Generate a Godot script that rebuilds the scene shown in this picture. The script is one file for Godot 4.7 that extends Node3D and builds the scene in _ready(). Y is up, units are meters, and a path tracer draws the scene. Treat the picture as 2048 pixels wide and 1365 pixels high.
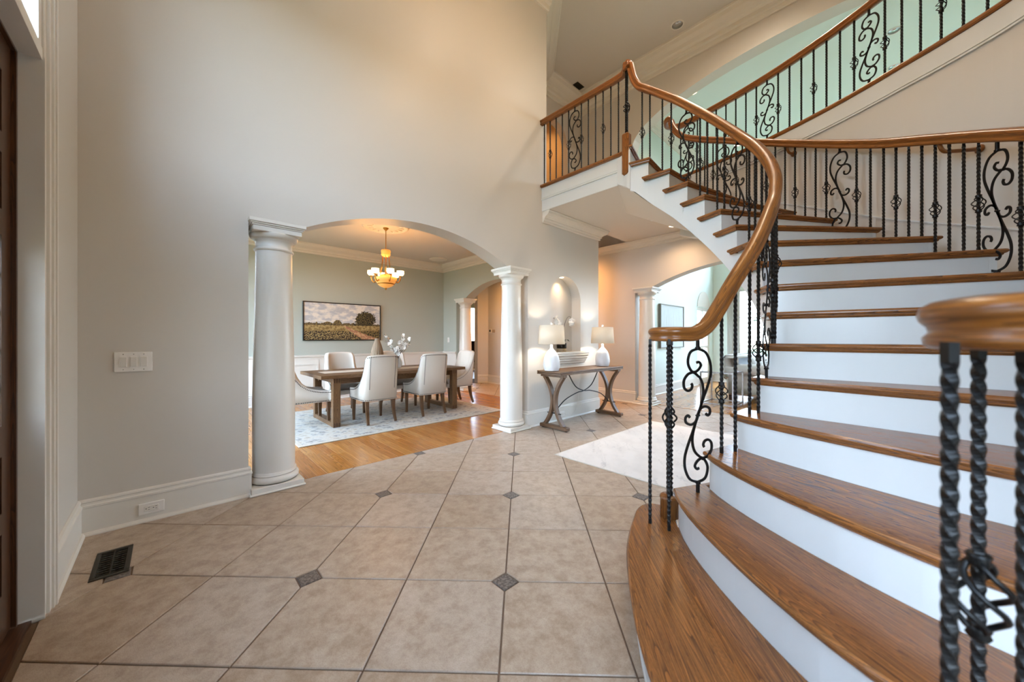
extends Node3D
# A foyer with a curved open stair. World: x runs along the dining wall, -z runs away from the stair towards the dining room, y is up.

var M := {}
var used := {}
var rng := RandomNumberGenerator.new()

const RISE := 0.1947
const CU := 2.5
const CV := 1.64

func V(u: float, v: float, h: float) -> Vector3:
	return Vector3(u, h, -v)

# ------------------------------------------------------------------ nodes
func numbered(n: String) -> String:
	if not used.has(n):
		used[n] = 0
		return n
	used[n] += 1
	return "%s_%03d" % [n, used[n]]

func tag(o: Node3D, label: String, category: String, group := "") -> Node3D:
	o.set_meta("label", label)
	o.set_meta("category", category)
	if group != "":
		o.set_meta("group", group)
	return o

func thing(n: String, label: String, category: String, at := Vector3.ZERO, turn := 0.0, group := "") -> Node3D:
	var o := Node3D.new()
	o.name = numbered(n)
	add_child(o)
	o.position = at
	o.rotation.y = turn
	return tag(o, label, category, group)

func copy(src: Node3D, base: String, label: String, at: Vector3, turn := 0.0) -> Node3D:
	var o: Node3D = src.duplicate()
	o.name = numbered(base)
	add_child(o)
	o.position = at
	o.rotation.y = turn
	o.set_meta("label", label)
	return o

func setting(n: String, label := "") -> Node3D:
	var o := Node3D.new()
	o.name = n
	add_child(o)
	o.set_meta("kind", "structure")
	if label != "":
		o.set_meta("label", label)
	return o

func mesh_of(st: SurfaceTool) -> ArrayMesh:
	st.generate_normals()
	return st.commit()

func put(me: Mesh, n: String, mat: Material, parent: Node, xf := Transform3D.IDENTITY) -> MeshInstance3D:
	var o := MeshInstance3D.new()
	o.name = n
	o.mesh = me
	o.material_override = null
	o.set_surface_override_material(0, mat)
	o.transform = xf
	parent.add_child(o, true)
	return o

func part(st: SurfaceTool, n: String, mat: Material, parent: Node) -> MeshInstance3D:
	return put(mesh_of(st), n, mat, parent)

func struct(st: SurfaceTool, n: String, mat: Material) -> MeshInstance3D:
	var o := put(mesh_of(st), n, mat, self)
	o.set_meta("kind", "structure")
	return o

func flat() -> SurfaceTool:
	var st := SurfaceTool.new()
	st.begin(Mesh.PRIMITIVE_TRIANGLES)
	st.set_smooth_group(-1)
	return st

func soft() -> SurfaceTool:
	var st := SurfaceTool.new()
	st.begin(Mesh.PRIMITIVE_TRIANGLES)
	st.set_smooth_group(0)
	return st

# ------------------------------------------------------------------ shapes
func tri(st: SurfaceTool, a: Vector3, b: Vector3, c: Vector3, ua := Vector2.ZERO, ub := Vector2.ZERO, uc := Vector2.ZERO) -> void:
	st.set_uv(ua); st.add_vertex(a)
	st.set_uv(uc); st.add_vertex(c)
	st.set_uv(ub); st.add_vertex(b)

func quad(st: SurfaceTool, a: Vector3, b: Vector3, c: Vector3, d: Vector3, ua := Vector2.ZERO, ub := Vector2.ZERO, uc := Vector2.ZERO, ud := Vector2.ZERO) -> void:
	tri(st, a, b, c, ua, ub, uc)
	tri(st, a, c, d, ua, uc, ud)

# box in place coordinates (u, v, h)
func box(st: SurfaceTool, u0: float, u1: float, v0: float, v1: float, h0: float, h1: float) -> void:
	obox(st, Transform3D(Basis.IDENTITY, V((u0 + u1) / 2, (v0 + v1) / 2, (h0 + h1) / 2)), Vector3(absf(u1 - u0), absf(h1 - h0), absf(v1 - v0)), 0.0)

func bbox(st: SurfaceTool, u0: float, u1: float, v0: float, v1: float, h0: float, h1: float, b: float) -> void:
	obox(st, Transform3D(Basis.IDENTITY, V((u0 + u1) / 2, (v0 + v1) / 2, (h0 + h1) / 2)), Vector3(absf(u1 - u0), absf(h1 - h0), absf(v1 - v0)), b)

# box with chamfered edges; uv in metres, the grain (u of the texture) along the longest side
func obox(st: SurfaceTool, xf: Transform3D, s: Vector3, b := 0.0) -> void:
	var h := s / 2
	var ax := [Vector3.RIGHT, Vector3.UP, Vector3.BACK]
	var long := 0
	if s.y > s.x and s.y >= s.z: long = 1
	elif s.z > s.x and s.z > s.y: long = 2
	var seed_uv := Vector2(rng.randf(), rng.randf())
	for i in 3:
		for sg in [-1.0, 1.0]:
			var n: Vector3 = ax[i] * sg
			var j := (i + 1) % 3
			var k := (i + 2) % 3
			var p: Vector3 = ax[j]
			var q: Vector3 = ax[k] * sg
			var c: Vector3 = n * h[i]
			var pj: float = h[j] - b
			var qk: float = h[k] - b
			var pts := [c - p * pj - q * qk, c + p * pj - q * qk, c + p * pj + q * qk, c - p * pj + q * qk]
			var uvs := []
			for t in pts:
				var along: float = t[long]
				var other: float = t[j] if j != long else t[k]
				uvs.append(Vector2(along, other) + seed_uv)
			quad(st, xf * pts[0], xf * pts[1], xf * pts[2], xf * pts[3], uvs[0], uvs[1], uvs[2], uvs[3])
	if b <= 0.0:
		return
	for i in 3:
		var j := (i + 1) % 3
		var k := (i + 2) % 3
		for sj in [-1.0, 1.0]:
			for sk in [-1.0, 1.0]:
				var e: Vector3 = ax[i] * (h[i] - b)
				var pa: Vector3 = ax[j] * sj * h[j] + ax[k] * sk * (h[k] - b)
				var pb: Vector3 = ax[j] * sj * (h[j] - b) + ax[k] * sk * h[k]
				var fl: bool = sj * sk > 0
				var la: float = h[i] - b
				var o2 := seed_uv
				if fl:
					quad(st, xf * (pa - e), xf * (pa + e), xf * (pb + e), xf * (pb - e), o2 + Vector2(-la, 0), o2 + Vector2(la, 0), o2 + Vector2(la, b), o2 + Vector2(-la, b))
				else:
					quad(st, xf * (pa + e), xf * (pa - e), xf * (pb - e), xf * (pb + e), o2 + Vector2(la, 0), o2 + Vector2(-la, 0), o2 + Vector2(-la, b), o2 + Vector2(la, b))
	for sx in [-1.0, 1.0]:
		for sy in [-1.0, 1.0]:
			for sz in [-1.0, 1.0]:
				var a := Vector3(sx * h.x, sy * (h.y - b), sz * (h.z - b))
				var c2 := Vector3(sx * (h.x - b), sy * h.y, sz * (h.z - b))
				var d := Vector3(sx * (h.x - b), sy * (h.y - b), sz * h.z)
				if sx * sy * sz > 0:
					tri(st, xf * a, xf * c2, xf * d, seed_uv, seed_uv, seed_uv)
				else:
					tri(st, xf * a, xf * d, xf * c2, seed_uv, seed_uv, seed_uv)

func beam(st: SurfaceTool, a: Vector3, b: Vector3, w: float, t: float, bev := 0.0, side := Vector3.ZERO) -> void:
	var y := (b - a).normalized()
	var x := side if side != Vector3.ZERO else (Vector3.UP.cross(y) if absf(y.y) < 0.99 else Vector3.RIGHT)
	x = (x - y * x.dot(y)).normalized()
	var z := x.cross(y)
	obox(st, Transform3D(Basis(x, y, z), (a + b) / 2), Vector3(w, a.distance_to(b), t), bev)

# polygon in the plane (o, ax, ay) pushed along d
func extrude(st: SurfaceTool, poly: PackedVector2Array, o: Vector3, ax: Vector3, ay: Vector3, d: Vector3) -> void:
	var p := poly
	if Geometry2D.is_polygon_clockwise(p):
		p = p.duplicate()
		p.reverse()
	var idx := Geometry2D.triangulate_polygon(p)
	var fwd := ax.cross(ay).dot(d) > 0
	for i in range(0, idx.size(), 3):
		var a := p[idx[i]]; var b := p[idx[i + 1]]; var c := p[idx[i + 2]]
		if (b - a).cross(c - a) < 0:
			var t := b; b = c; c = t
		var A := o + ax * a.x + ay * a.y
		var B := o + ax * b.x + ay * b.y
		var C := o + ax * c.x + ay * c.y
		if fwd:
			tri(st, A, C, B, a, c, b)
			tri(st, A + d, B + d, C + d, a, b, c)
		else:
			tri(st, A, B, C, a, b, c)
			tri(st, A + d, C + d, B + d, a, c, b)
	for i in p.size():
		var a := o + ax * p[i].x + ay * p[i].y
		var b := o + ax * p[(i + 1) % p.size()].x + ay * p[(i + 1) % p.size()].y
		if fwd: quad(st, a, b, b + d, a + d)
		else: quad(st, b, a, a + d, b + d)

func lathe(st: SurfaceTool, prof: Array, seg: int, xf := Transform3D.IDENTITY) -> void:
	for i in prof.size() - 1:
		var a: Vector2 = prof[i]
		var b: Vector2 = prof[i + 1]
		for s in seg:
			var t0 := TAU * s / seg
			var t1 := TAU * (s + 1) / seg
			var p0 := xf * Vector3(a.x * cos(t0), a.y, a.x * sin(t0))
			var p1 := xf * Vector3(a.x * cos(t1), a.y, a.x * sin(t1))
			var q0 := xf * Vector3(b.x * cos(t0), b.y, b.x * sin(t0))
			var q1 := xf * Vector3(b.x * cos(t1), b.y, b.x * sin(t1))
			var u0 := Vector2(a.y, t0 / TAU * 0.4); var u1 := Vector2(a.y, t1 / TAU * 0.4)
			var w0 := Vector2(b.y, t0 / TAU * 0.4); var w1 := Vector2(b.y, t1 / TAU * 0.4)
			if a.x < 1e-5: tri(st, p0, q0, q1, u0, w0, w1)
			elif b.x < 1e-5: tri(st, p0, q0, p1, u0, w0, u1)
			else: quad(st, p0, q0, q1, p1, u0, w0, w1, u1)

func spline(pts: Array, n := 6) -> PackedVector3Array:
	var out := PackedVector3Array()
	for i in pts.size() - 1:
		var p0: Vector3 = pts[maxi(i - 1, 0)]
		var p1: Vector3 = pts[i]
		var p2: Vector3 = pts[i + 1]
		var p3: Vector3 = pts[mini(i + 2, pts.size() - 1)]
		for k in n:
			out.append(p1.cubic_interpolate(p2, p0, p3, float(k) / n))
	out.append(pts[pts.size() - 1])
	return out

# a closed section (x sideways, y up) carried along pts; up is the direction the section's y leans to
func sweep(st: SurfaceTool, pts: PackedVector3Array, sec: Array, up := Vector3.UP, scales := [], uv0 := 0.0, caps := true) -> void:
	var rings := []
	var n := pts.size()
	var run := uv0
	var runs := []
	for i in n:
		if i > 0: run += pts[i].distance_to(pts[i - 1])
		runs.append(run)
		var t := (pts[mini(i + 1, n - 1)] - pts[maxi(i - 1, 0)]).normalized()
		var side := t.cross(up)
		if side.length() < 0.05: side = t.cross(Vector3.RIGHT)
		side = side.normalized()
		var y := side.cross(t)
		var k: float = scales[i] if scales.size() else 1.0
		var ring := PackedVector3Array()
		for q in sec:
			ring.append(pts[i] + (side * q.x + y * q.y) * k)
		rings.append(ring)
	var m := sec.size()
	var per := [0.0]
	for j in m:
		per.append(per[j] + (sec[(j + 1) % m] as Vector2).distance_to(sec[j]))
	for i in n - 1:
		for j in m:
			var j2 := (j + 1) % m
			quad(st, rings[i][j], rings[i][j2], rings[i + 1][j2], rings[i + 1][j], Vector2(runs[i], per[j]), Vector2(runs[i], per[j + 1]), Vector2(runs[i + 1], per[j + 1]), Vector2(runs[i + 1], per[j]))
	if caps:
		for e in [0, n - 1]:
			var c := Vector3.ZERO
			for q in rings[e]: c += q
			c /= m
			for j in m:
				if e == 0: tri(st, c, rings[e][(j + 1) % m], rings[e][j])
				else: tri(st, c, rings[e][j], rings[e][(j + 1) % m])

func circle(r: float, n: int) -> Array:
	var a := []
	for i in n:
		a.append(Vector2(r * cos(-TAU * i / n), r * sin(-TAU * i / n)))
	return a

func rect(w: float, h: float) -> Array:
	return [Vector2(-w / 2, -h / 2), Vector2(-w / 2, h / 2), Vector2(w / 2, h / 2), Vector2(w / 2, -h / 2)]

# tube by parallel transport, any path
func tube(st: SurfaceTool, pts: PackedVector3Array, r0: float, r1: float, seg := 8) -> void:
	var n := pts.size()
	var t := (pts[1] - pts[0]).normalized()
	var x := t.cross(Vector3.UP if absf(t.y) < 0.9 else Vector3.RIGHT).normalized()
	var prev := []
	for i in n:
		t = (pts[mini(i + 1, n - 1)] - pts[maxi(i - 1, 0)]).normalized()
		x = (x - t * x.dot(t)).normalized()
		var y := t.cross(x)
		var r := lerpf(r0, r1, float(i) / (n - 1))
		var ring := []
		for s in seg:
			var a := TAU * s / seg
			ring.append(pts[i] + (x * cos(a) + y * sin(a)) * r)
		if i > 0:
			for s in seg:
				var s2 := (s + 1) % seg
				quad(st, prev[s], prev[s2], ring[s2], ring[s], Vector2(i * 0.05, s * 0.03), Vector2(i * 0.05, s * 0.03 + 0.03), Vector2(i * 0.05 + 0.05, s * 0.03 + 0.03), Vector2(i * 0.05 + 0.05, s * 0.03))
		else:
			for s in seg: tri(st, pts[0], ring[(s + 1) % seg], ring[s])
		prev = ring
	for s in seg: tri(st, pts[n - 1], prev[s], prev[(s + 1) % seg])

# moulding: profile points (out, h) along a plan path; out is to the right of travel; closed outline with the wall side at out = 0
func mold(st: SurfaceTool, path: Array, prof: Array, shut := false) -> void:
	var n := path.size()
	var rings := []
	for i in n:
		var p: Vector2 = path[i]
		var d0 := Vector2.ZERO
		var d1 := Vector2.ZERO
		if i > 0 or shut: d0 = (p - (path[(i - 1 + n) % n] as Vector2)).normalized()
		if i < n - 1 or shut: d1 = ((path[(i + 1) % n] as Vector2) - p).normalized()
		if d0 == Vector2.ZERO: d0 = d1
		if d1 == Vector2.ZERO: d1 = d0
		var n0 := Vector2(d0.y, -d0.x)
		var n1 := Vector2(d1.y, -d1.x)
		var m := (n0 + n1).normalized()
		m /= maxf(m.dot(n0), 0.3)
		var ring := []
		for q in prof:
			ring.append(V(p.x + m.x * q.x, p.y + m.y * q.x, q.y))
		rings.append(ring)
	var k := prof.size()
	for i in (n if shut else n - 1):
		var a: Array = rings[i]
		var b: Array = rings[(i + 1) % n]
		for j in k:
			quad(st, a[j], b[j], b[(j + 1) % k], a[(j + 1) % k])
	if not shut:
		for e in [0, n - 1]:
			var pl := PackedVector2Array()
			for q in prof: pl.append(q)
			var idx := Geometry2D.triangulate_polygon(pl)
			for i in range(0, idx.size(), 3):
				tri(st, rings[e][idx[i]], rings[e][idx[i + 1]], rings[e][idx[i + 2]])

# a slab with a shaped edge: poly in plan, rings of (inset, h) from the top ring to the bottom one
func plate(st: SurfaceTool, poly: PackedVector2Array, rings: Array, along := Vector2.RIGHT, uvo := Vector2.ZERO) -> void:
	var p := poly
	if Geometry2D.is_polygon_clockwise(p):
		p = p.duplicate()
		p.reverse()
	var n := p.size()
	var nr := []
	for i in n:
		var d0 := (p[i] - p[(i - 1 + n) % n]).normalized()
		var d1 := (p[(i + 1) % n] - p[i]).normalized()
		var n0 := Vector2(-d0.y, d0.x)
		var m := (n0 + Vector2(-d1.y, d1.x)).normalized()
		nr.append(m / maxf(m.dot(n0), 0.5))
	var across := Vector2(-along.y, along.x)
	var vs := []
	for q in rings:
		var row := PackedVector2Array()
		for i in n: row.append(p[i] + nr[i] * q.x)
		vs.append(row)
	var uvf := func(a: Vector2) -> Vector2: return Vector2(a.dot(along), a.dot(across)) + uvo
	for e in [0, rings.size() - 1]:
		var row: PackedVector2Array = vs[e]
		var idx := Geometry2D.triangulate_polygon(row)
		for i in range(0, idx.size(), 3):
			var a := row[idx[i]]; var b := row[idx[i + 1]]; var c := row[idx[i + 2]]
			if (b - a).cross(c - a) < 0:
				var t := b; b = c; c = t
			var h: float = rings[e].y
			if e == 0: tri(st, V(a.x, a.y, h), V(b.x, b.y, h), V(c.x, c.y, h), uvf.call(a), uvf.call(b), uvf.call(c))
			else: tri(st, V(a.x, a.y, h), V(c.x, c.y, h), V(b.x, b.y, h), uvf.call(a), uvf.call(c), uvf.call(b))
	for e in rings.size() - 1:
		var r0: PackedVector2Array = vs[e]
		var r1: PackedVector2Array = vs[e + 1]
		var h0: float = rings[e].y
		var h1: float = rings[e + 1].y
		var run := uvo.x
		for i in n:
			var j := (i + 1) % n
			var l := p[i].distance_to(p[j])
			quad(st, V(r0[i].x, r0[i].y, h0), V(r1[i].x, r1[i].y, h1), V(r1[j].x, r1[j].y, h1), V(r0[j].x, r0[j].y, h0), Vector2(run, h0 + uvo.y), Vector2(run, h1 + uvo.y), Vector2(run + l, h1 + uvo.y), Vector2(run + l, h0 + uvo.y))
			run += l

# wall made of cells with rectangular openings left out; axis "v": plane of constant u, axis "u": plane of constant v
func wall_cells(st: SurfaceTool, axis: String, w0: float, w1: float, a0: float, a1: float, h0: float, h1: float, holes: Array) -> void:
	var xs := [a0, a1]
	var ys := [h0, h1]
	for q in holes:
		xs.append_array([clampf(q[0], a0, a1), clampf(q[1], a0, a1)])
		ys.append_array([clampf(q[2], h0, h1), clampf(q[3], h0, h1)])
	xs.sort(); ys.sort()
	for i in xs.size() - 1:
		if xs[i + 1] - xs[i] < 1e-4: continue
		var start := -99.0
		for j in ys.size():
			var open := true
			if j < ys.size() - 1 and ys[j + 1] - ys[j] > 1e-4:
				var cx: float = (xs[i] + xs[i + 1]) / 2
				var cy: float = (ys[j] + ys[j + 1]) / 2
				open = false
				for q in holes:
					if cx > q[0] and cx < q[1] and cy > q[2] and cy < q[3]: open = true
			elif j < ys.size() - 1:
				continue
			if not open and start < -50: start = ys[j]
			if open and start > -50:
				if axis == "v": box(st, w0, w1, xs[i], xs[i + 1], start, ys[j])
				else: box(st, xs[i], xs[i + 1], w0, w1, start, ys[j])
				start = -99.0

func arc_pts(c: float, half: float, spring: float, rise: float, n := 24, rev := false) -> PackedVector2Array:
	var R := (half * half + rise * rise) / (2 * rise)
	var a := asin(half / R)
	var out := PackedVector2Array()
	for i in n + 1:
		var t := -a + 2 * a * i / n
		if rev: t = -t
		out.append(Vector2(c + R * sin(t), spring + rise - R + R * cos(t)))
	return out

# ------------------------------------------------------------------ materials
func mat(n: String, c: Color, rough := 0.6, metal := 0.0, spec := 0.5) -> StandardMaterial3D:
	var m := StandardMaterial3D.new()
	m.resource_name = n
	m.albedo_color = c
	m.roughness = rough
	m.metallic = metal
	m.metallic_specular = spec
	M[n] = m
	return m

func noise(sd: int, f: float, oct := 3) -> FastNoiseLite:
	var n := FastNoiseLite.new()
	n.seed = sd
	n.noise_type = FastNoiseLite.TYPE_SIMPLEX
	n.frequency = f
	n.fractal_octaves = oct
	return n

# wood: the grain runs along the picture's width; the picture stands for 2 m by 0.5 m
func wood_image(sd: int, light: Color, mid: Color, dark: Color, rings := 7.0, pores := 0.5) -> ImageTexture:
	var w := 768
	var h := 512
	var im := Image.create(w, h, false, Image.FORMAT_RGB8)
	var big := noise(sd, 0.009, 2)
	var fine := noise(sd + 1, 0.05, 2)
	var pore := noise(sd + 2, 0.3, 1)
	for y in h:
		for x in w:
			# blend the two ends of the picture so that it repeats without a seam
			var k := smoothstep(0.8, 1.0, float(x) / w)
			var a := big.get_noise_2d(x * 0.10, y)
			var f := fine.get_noise_2d(x * 0.03, y * 2.4)
			var g := pore.get_noise_2d(x * 0.03, y * 1.6)
			if k > 0.0:
				a = lerpf(a, big.get_noise_2d((x - w) * 0.10, y), k)
				f = lerpf(f, fine.get_noise_2d((x - w) * 0.03, y * 2.4), k)
				g = lerpf(g, pore.get_noise_2d((x - w) * 0.03, y * 1.6), k)
			var ring := a * rings
			var t := pow(ring - floorf(ring), 2.6)
			var c := light.lerp(mid, clampf(0.45 + f * 0.7, 0, 1))
			c = c.lerp(dark, clampf(t * 0.7, 0, 1))
			c = c.lerp(dark, clampf((g - 0.1) * pores, 0, 0.6))
			im.set_pixel(x, y, c)
	return ImageTexture.create_from_image(im)

func wood_mat(n: String, sd: int, light: Color, mid: Color, dark: Color, rough: float, scale: float, rings := 7.0, pores := 0.5) -> StandardMaterial3D:
	var m := mat(n, Color.WHITE, rough)
	m.albedo_texture = wood_image(sd, light, mid, dark, rings, pores)
	m.uv1_scale = Vector3(0.5 * scale, 2.0 * scale, 1)
	return m

func noise_tex(sd: int, f: float, oct: int, ramp: Array, size := 512, gain := 0.5) -> NoiseTexture2D:
	var g := Gradient.new()
	var offs := PackedFloat32Array()
	var cols := PackedColorArray()
	for q in ramp:
		offs.append(q[0]); cols.append(q[1])
	g.offsets = offs
	g.colors = cols
	var t := NoiseTexture2D.new()
	t.width = size
	t.height = size
	t.seamless = true
	var nz := noise(sd, f, oct)
	nz.fractal_gain = gain
	t.noise = nz
	t.color_ramp = g
	return t

func make_materials() -> void:
	mat("wall", Color(0.79, 0.765, 0.725), 0.42)
	mat("wall_hall", Color(0.80, 0.77, 0.73), 0.45)
	mat("ceiling", Color(0.80, 0.775, 0.735), 0.7)
	mat("trim", Color(0.86, 0.84, 0.80), 0.3)
	mat("crown", Color(0.84, 0.81, 0.76), 0.4)
	mat("riser", Color(0.815, 0.82, 0.81), 0.35)
	mat("sage", Color(0.69, 0.705, 0.665), 0.5)
	mat("aqua", Color(0.845, 0.885, 0.85), 0.55)
	mat("orange_wall", Color(0.83, 0.76, 0.64), 0.5)
	mat("grout", Color(0.42, 0.345, 0.28), 0.9)
	mat("subfloor", Color(0.45, 0.40, 0.35), 0.9)
	mat("iron", Color(0.028, 0.027, 0.027), 0.42, 0.35)
	mat("brass", Color(0.72, 0.52, 0.24), 0.28, 1.0)
	mat("chrome", Color(0.75, 0.76, 0.78), 0.25, 1.0)
	mat("plastic", Color(0.90, 0.885, 0.86), 0.35)
	mat("slot", Color(0.05, 0.05, 0.05), 0.6)
	mat("pewter", Color(0.20, 0.19, 0.16), 0.45, 0.55)
	mat("galvanised", Color(0.55, 0.55, 0.54), 0.5, 0.6)
	mat("linen", Color(0.85, 0.815, 0.76), 0.85)
	mat("nail", Color(0.10, 0.08, 0.07), 0.35, 0.8)
	mat("cream_cloth", Color(0.83, 0.79, 0.72), 0.9)
	mat("ceramic", Color(0.86, 0.86, 0.86), 0.35)
	mat("black", Color(0.02, 0.02, 0.022), 0.4)
	mat("frame_black", Color(0.035, 0.03, 0.028), 0.4)
	mat("petal", Color(0.92, 0.91, 0.88), 0.6)
	mat("leaf", Color(0.16, 0.24, 0.08), 0.55)
	mat("stem", Color(0.20, 0.15, 0.09), 0.7)
	mat("sofa", Color(0.80, 0.79, 0.77), 0.9)
	mat("brown_leather", Color(0.17, 0.10, 0.065), 0.5)
	mat("curtain", Color(0.82, 0.82, 0.80), 0.9)
	mat("lawn", Color(0.22, 0.30, 0.12), 0.95)
	mat("bark", Color(0.16, 0.12, 0.09), 0.9)
	mat("foliage", Color(0.24, 0.36, 0.14), 0.8)
	mat("facade", Color(0.62, 0.55, 0.48), 0.85)
	mat("pot", Color(0.07, 0.065, 0.055), 0.4, 0.4)
	mat("pot_band", Color(0.66, 0.60, 0.50), 0.5)
	mat("vase_tan", Color(0.56, 0.47, 0.37), 0.6)
	mat("frame_grey", Color(0.42, 0.40, 0.35), 0.5)
	mat("art_canvas", Color(0.80, 0.82, 0.81), 0.85)
	var gl := mat("glass", Color(0.92, 0.96, 0.98, 0.08), 0.02)
	gl.transparency = BaseMaterial3D.TRANSPARENCY_ALPHA
	var am := mat("amber_glass", Color(0.95, 0.78, 0.50, 0.35), 0.08)
	am.transparency = BaseMaterial3D.TRANSPARENCY_ALPHA
	var sh := mat("lamp_shade", Color(0.86, 0.84, 0.79), 0.9)
	sh.backlight_enabled = true
	sh.backlight = Color(0.75, 0.72, 0.66)
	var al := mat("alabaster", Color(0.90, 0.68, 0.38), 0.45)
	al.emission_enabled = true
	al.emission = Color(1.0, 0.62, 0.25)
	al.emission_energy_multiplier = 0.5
	var bu := mat("bulb_glass", Color(1.0, 0.93, 0.82), 0.4)
	bu.emission_enabled = true
	bu.emission = Color(1.0, 0.86, 0.66)
	bu.emission_energy_multiplier = 3.0
	var ca := mat("lens_glow", Color(1, 0.95, 0.88), 0.5)
	ca.emission_enabled = true
	ca.emission = Color(1.0, 0.90, 0.76)
	ca.emission_energy_multiplier = 4.0
	wood_mat("oak", 11, Color(0.65, 0.42, 0.21), Color(0.55, 0.335, 0.155), Color(0.25, 0.165, 0.105), 0.27, 1.0, 9.0, 0.9)
	wood_mat("oak_rail", 21, Color(0.63, 0.40, 0.175), Color(0.53, 0.315, 0.12), Color(0.27, 0.145, 0.055), 0.28, 1.6, 5.0, 0.8)
	wood_mat("walnut", 31, Color(0.36, 0.22, 0.12), Color(0.28, 0.165, 0.085), Color(0.14, 0.08, 0.045), 0.32, 1.4, 5.0, 0.6)
	wood_mat("rustic", 41, Color(0.50, 0.365, 0.235), Color(0.39, 0.275, 0.17), Color(0.20, 0.135, 0.08), 0.5, 1.5, 6.0, 0.8)
	wood_mat("table_oak", 51, Color(0.55, 0.41, 0.26), Color(0.45, 0.325, 0.20), Color(0.25, 0.165, 0.10), 0.45, 1.5, 7.0, 0.8)
	wood_mat("leg_wood", 61, Color(0.46, 0.33, 0.21), Color(0.36, 0.25, 0.155), Color(0.20, 0.13, 0.08), 0.45, 2.0, 4.0, 0.5)
	var tones := [Color(0.80, 0.545, 0.27), Color(0.765, 0.505, 0.235), Color(0.83, 0.58, 0.31), Color(0.74, 0.475, 0.215)]
	for i in 4:
		var t: Color = tones[i]
		wood_mat("strip_%d" % i, 71 + i, t, t.darkened(0.12), t.darkened(0.42), 0.22, 0.9, 5.0, 0.5)
	# tiles: mottled stone-look porcelain
	var base := [[Color(0.60, 0.52, 0.44), Color(0.685, 0.61, 0.53), Color(0.74, 0.68, 0.61)], [Color(0.59, 0.505, 0.42), Color(0.67, 0.59, 0.505), Color(0.725, 0.655, 0.58)], [Color(0.62, 0.545, 0.47), Color(0.70, 0.635, 0.565), Color(0.75, 0.695, 0.63)]]
	var speck := noise_tex(95, 0.10, 3, [[0.0, Color(0.70, 0.66, 0.62)], [0.25, Color(0.90, 0.88, 0.86)], [0.34, Color(1, 1, 1)], [1.0, Color(1, 1, 1)]], 1024)
	for i in 3:
		var m := mat("tile_%d" % i, Color.WHITE, 0.38)
		m.albedo_texture = noise_tex(90 + i, 0.008, 9, [[0.08, base[i][0]], [0.5, base[i][1]], [0.92, base[i][2]]], 1024, 0.78)
		m.uv1_triplanar = true
		m.uv1_world_triplanar = true
		m.uv1_scale = Vector3.ONE * 0.83
		m.uv1_offset = Vector3(0.31, 0.2, 0.17) * i
		m.detail_enabled = true
		m.detail_albedo = speck
		m.detail_blend_mode = BaseMaterial3D.BLEND_MODE_MUL
		m.detail_uv_layer = BaseMaterial3D.DETAIL_UV_2
		m.uv2_triplanar = true
		m.uv2_world_triplanar = true
		m.uv2_scale = Vector3.ONE * 1.9
	var d := mat("dot_tile", Color.WHITE, 0.45)
	d.albedo_texture = noise_tex(99, 0.05, 4, [[0.2, Color(0.30, 0.265, 0.24)], [0.5, Color(0.40, 0.365, 0.335)], [0.8, Color(0.50, 0.465, 0.43)]], 512)
	d.uv1_triplanar = true
	d.uv1_world_triplanar = true
	d.uv1_scale = Vector3.ONE * 2.0
	var rg := mat("rug_pattern", Color.WHITE, 0.95)
	rg.albedo_texture = noise_tex(120, 0.010, 7, [[0.18, Color(0.53, 0.51, 0.49)], [0.36, Color(0.69, 0.68, 0.65)], [0.52, Color(0.77, 0.75, 0.70)], [0.66, Color(0.745, 0.71, 0.65)], [0.82, Color(0.64, 0.60, 0.54)]], 1024, 0.68)
	rg.uv1_triplanar = true
	rg.uv1_world_triplanar = true
	rg.uv1_scale = Vector3(0.42, 0.42, 0.42)
	mat("rug_edge", Color(0.76, 0.73, 0.67), 0.95)
	var mr := mat("marble_rug", Color.WHITE, 0.75)
	mr.albedo_texture = marble_image()
	mr.uv1_scale = Vector3(0.5, 0.5, 1)
	var pt := mat("painting", Color.WHITE, 0.8)
	pt.albedo_texture = landscape_image()

func marble_image() -> ImageTexture:
	var w := 512
	var im := Image.create(w, w, false, Image.FORMAT_RGB8)
	var a := noise(200, 0.006, 3)
	var b := noise(201, 0.02, 3)
	for y in w:
		for x in w:
			var q := a.get_noise_2d(x * 1.0 + 40.0 * b.get_noise_2d(x, y), y * 2.6)
			var vein := 1.0 - clampf(absf(q - 0.05) * 14.0, 0, 1)
			var c := Color(0.87, 0.85, 0.82).lerp(Color(0.83, 0.81, 0.78), clampf(b.get_noise_2d(x * 0.4, y * 0.8) * 0.8 + 0.3, 0, 1))
			c = c.lerp(Color(0.68, 0.665, 0.65), vein * 0.5 * clampf(0.5 + b.get_noise_2d(y * 0.3, x * 0.3) * 1.6, 0, 1))
			im.set_pixel(x, y, c)
	return ImageTexture.create_from_image(im)

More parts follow.
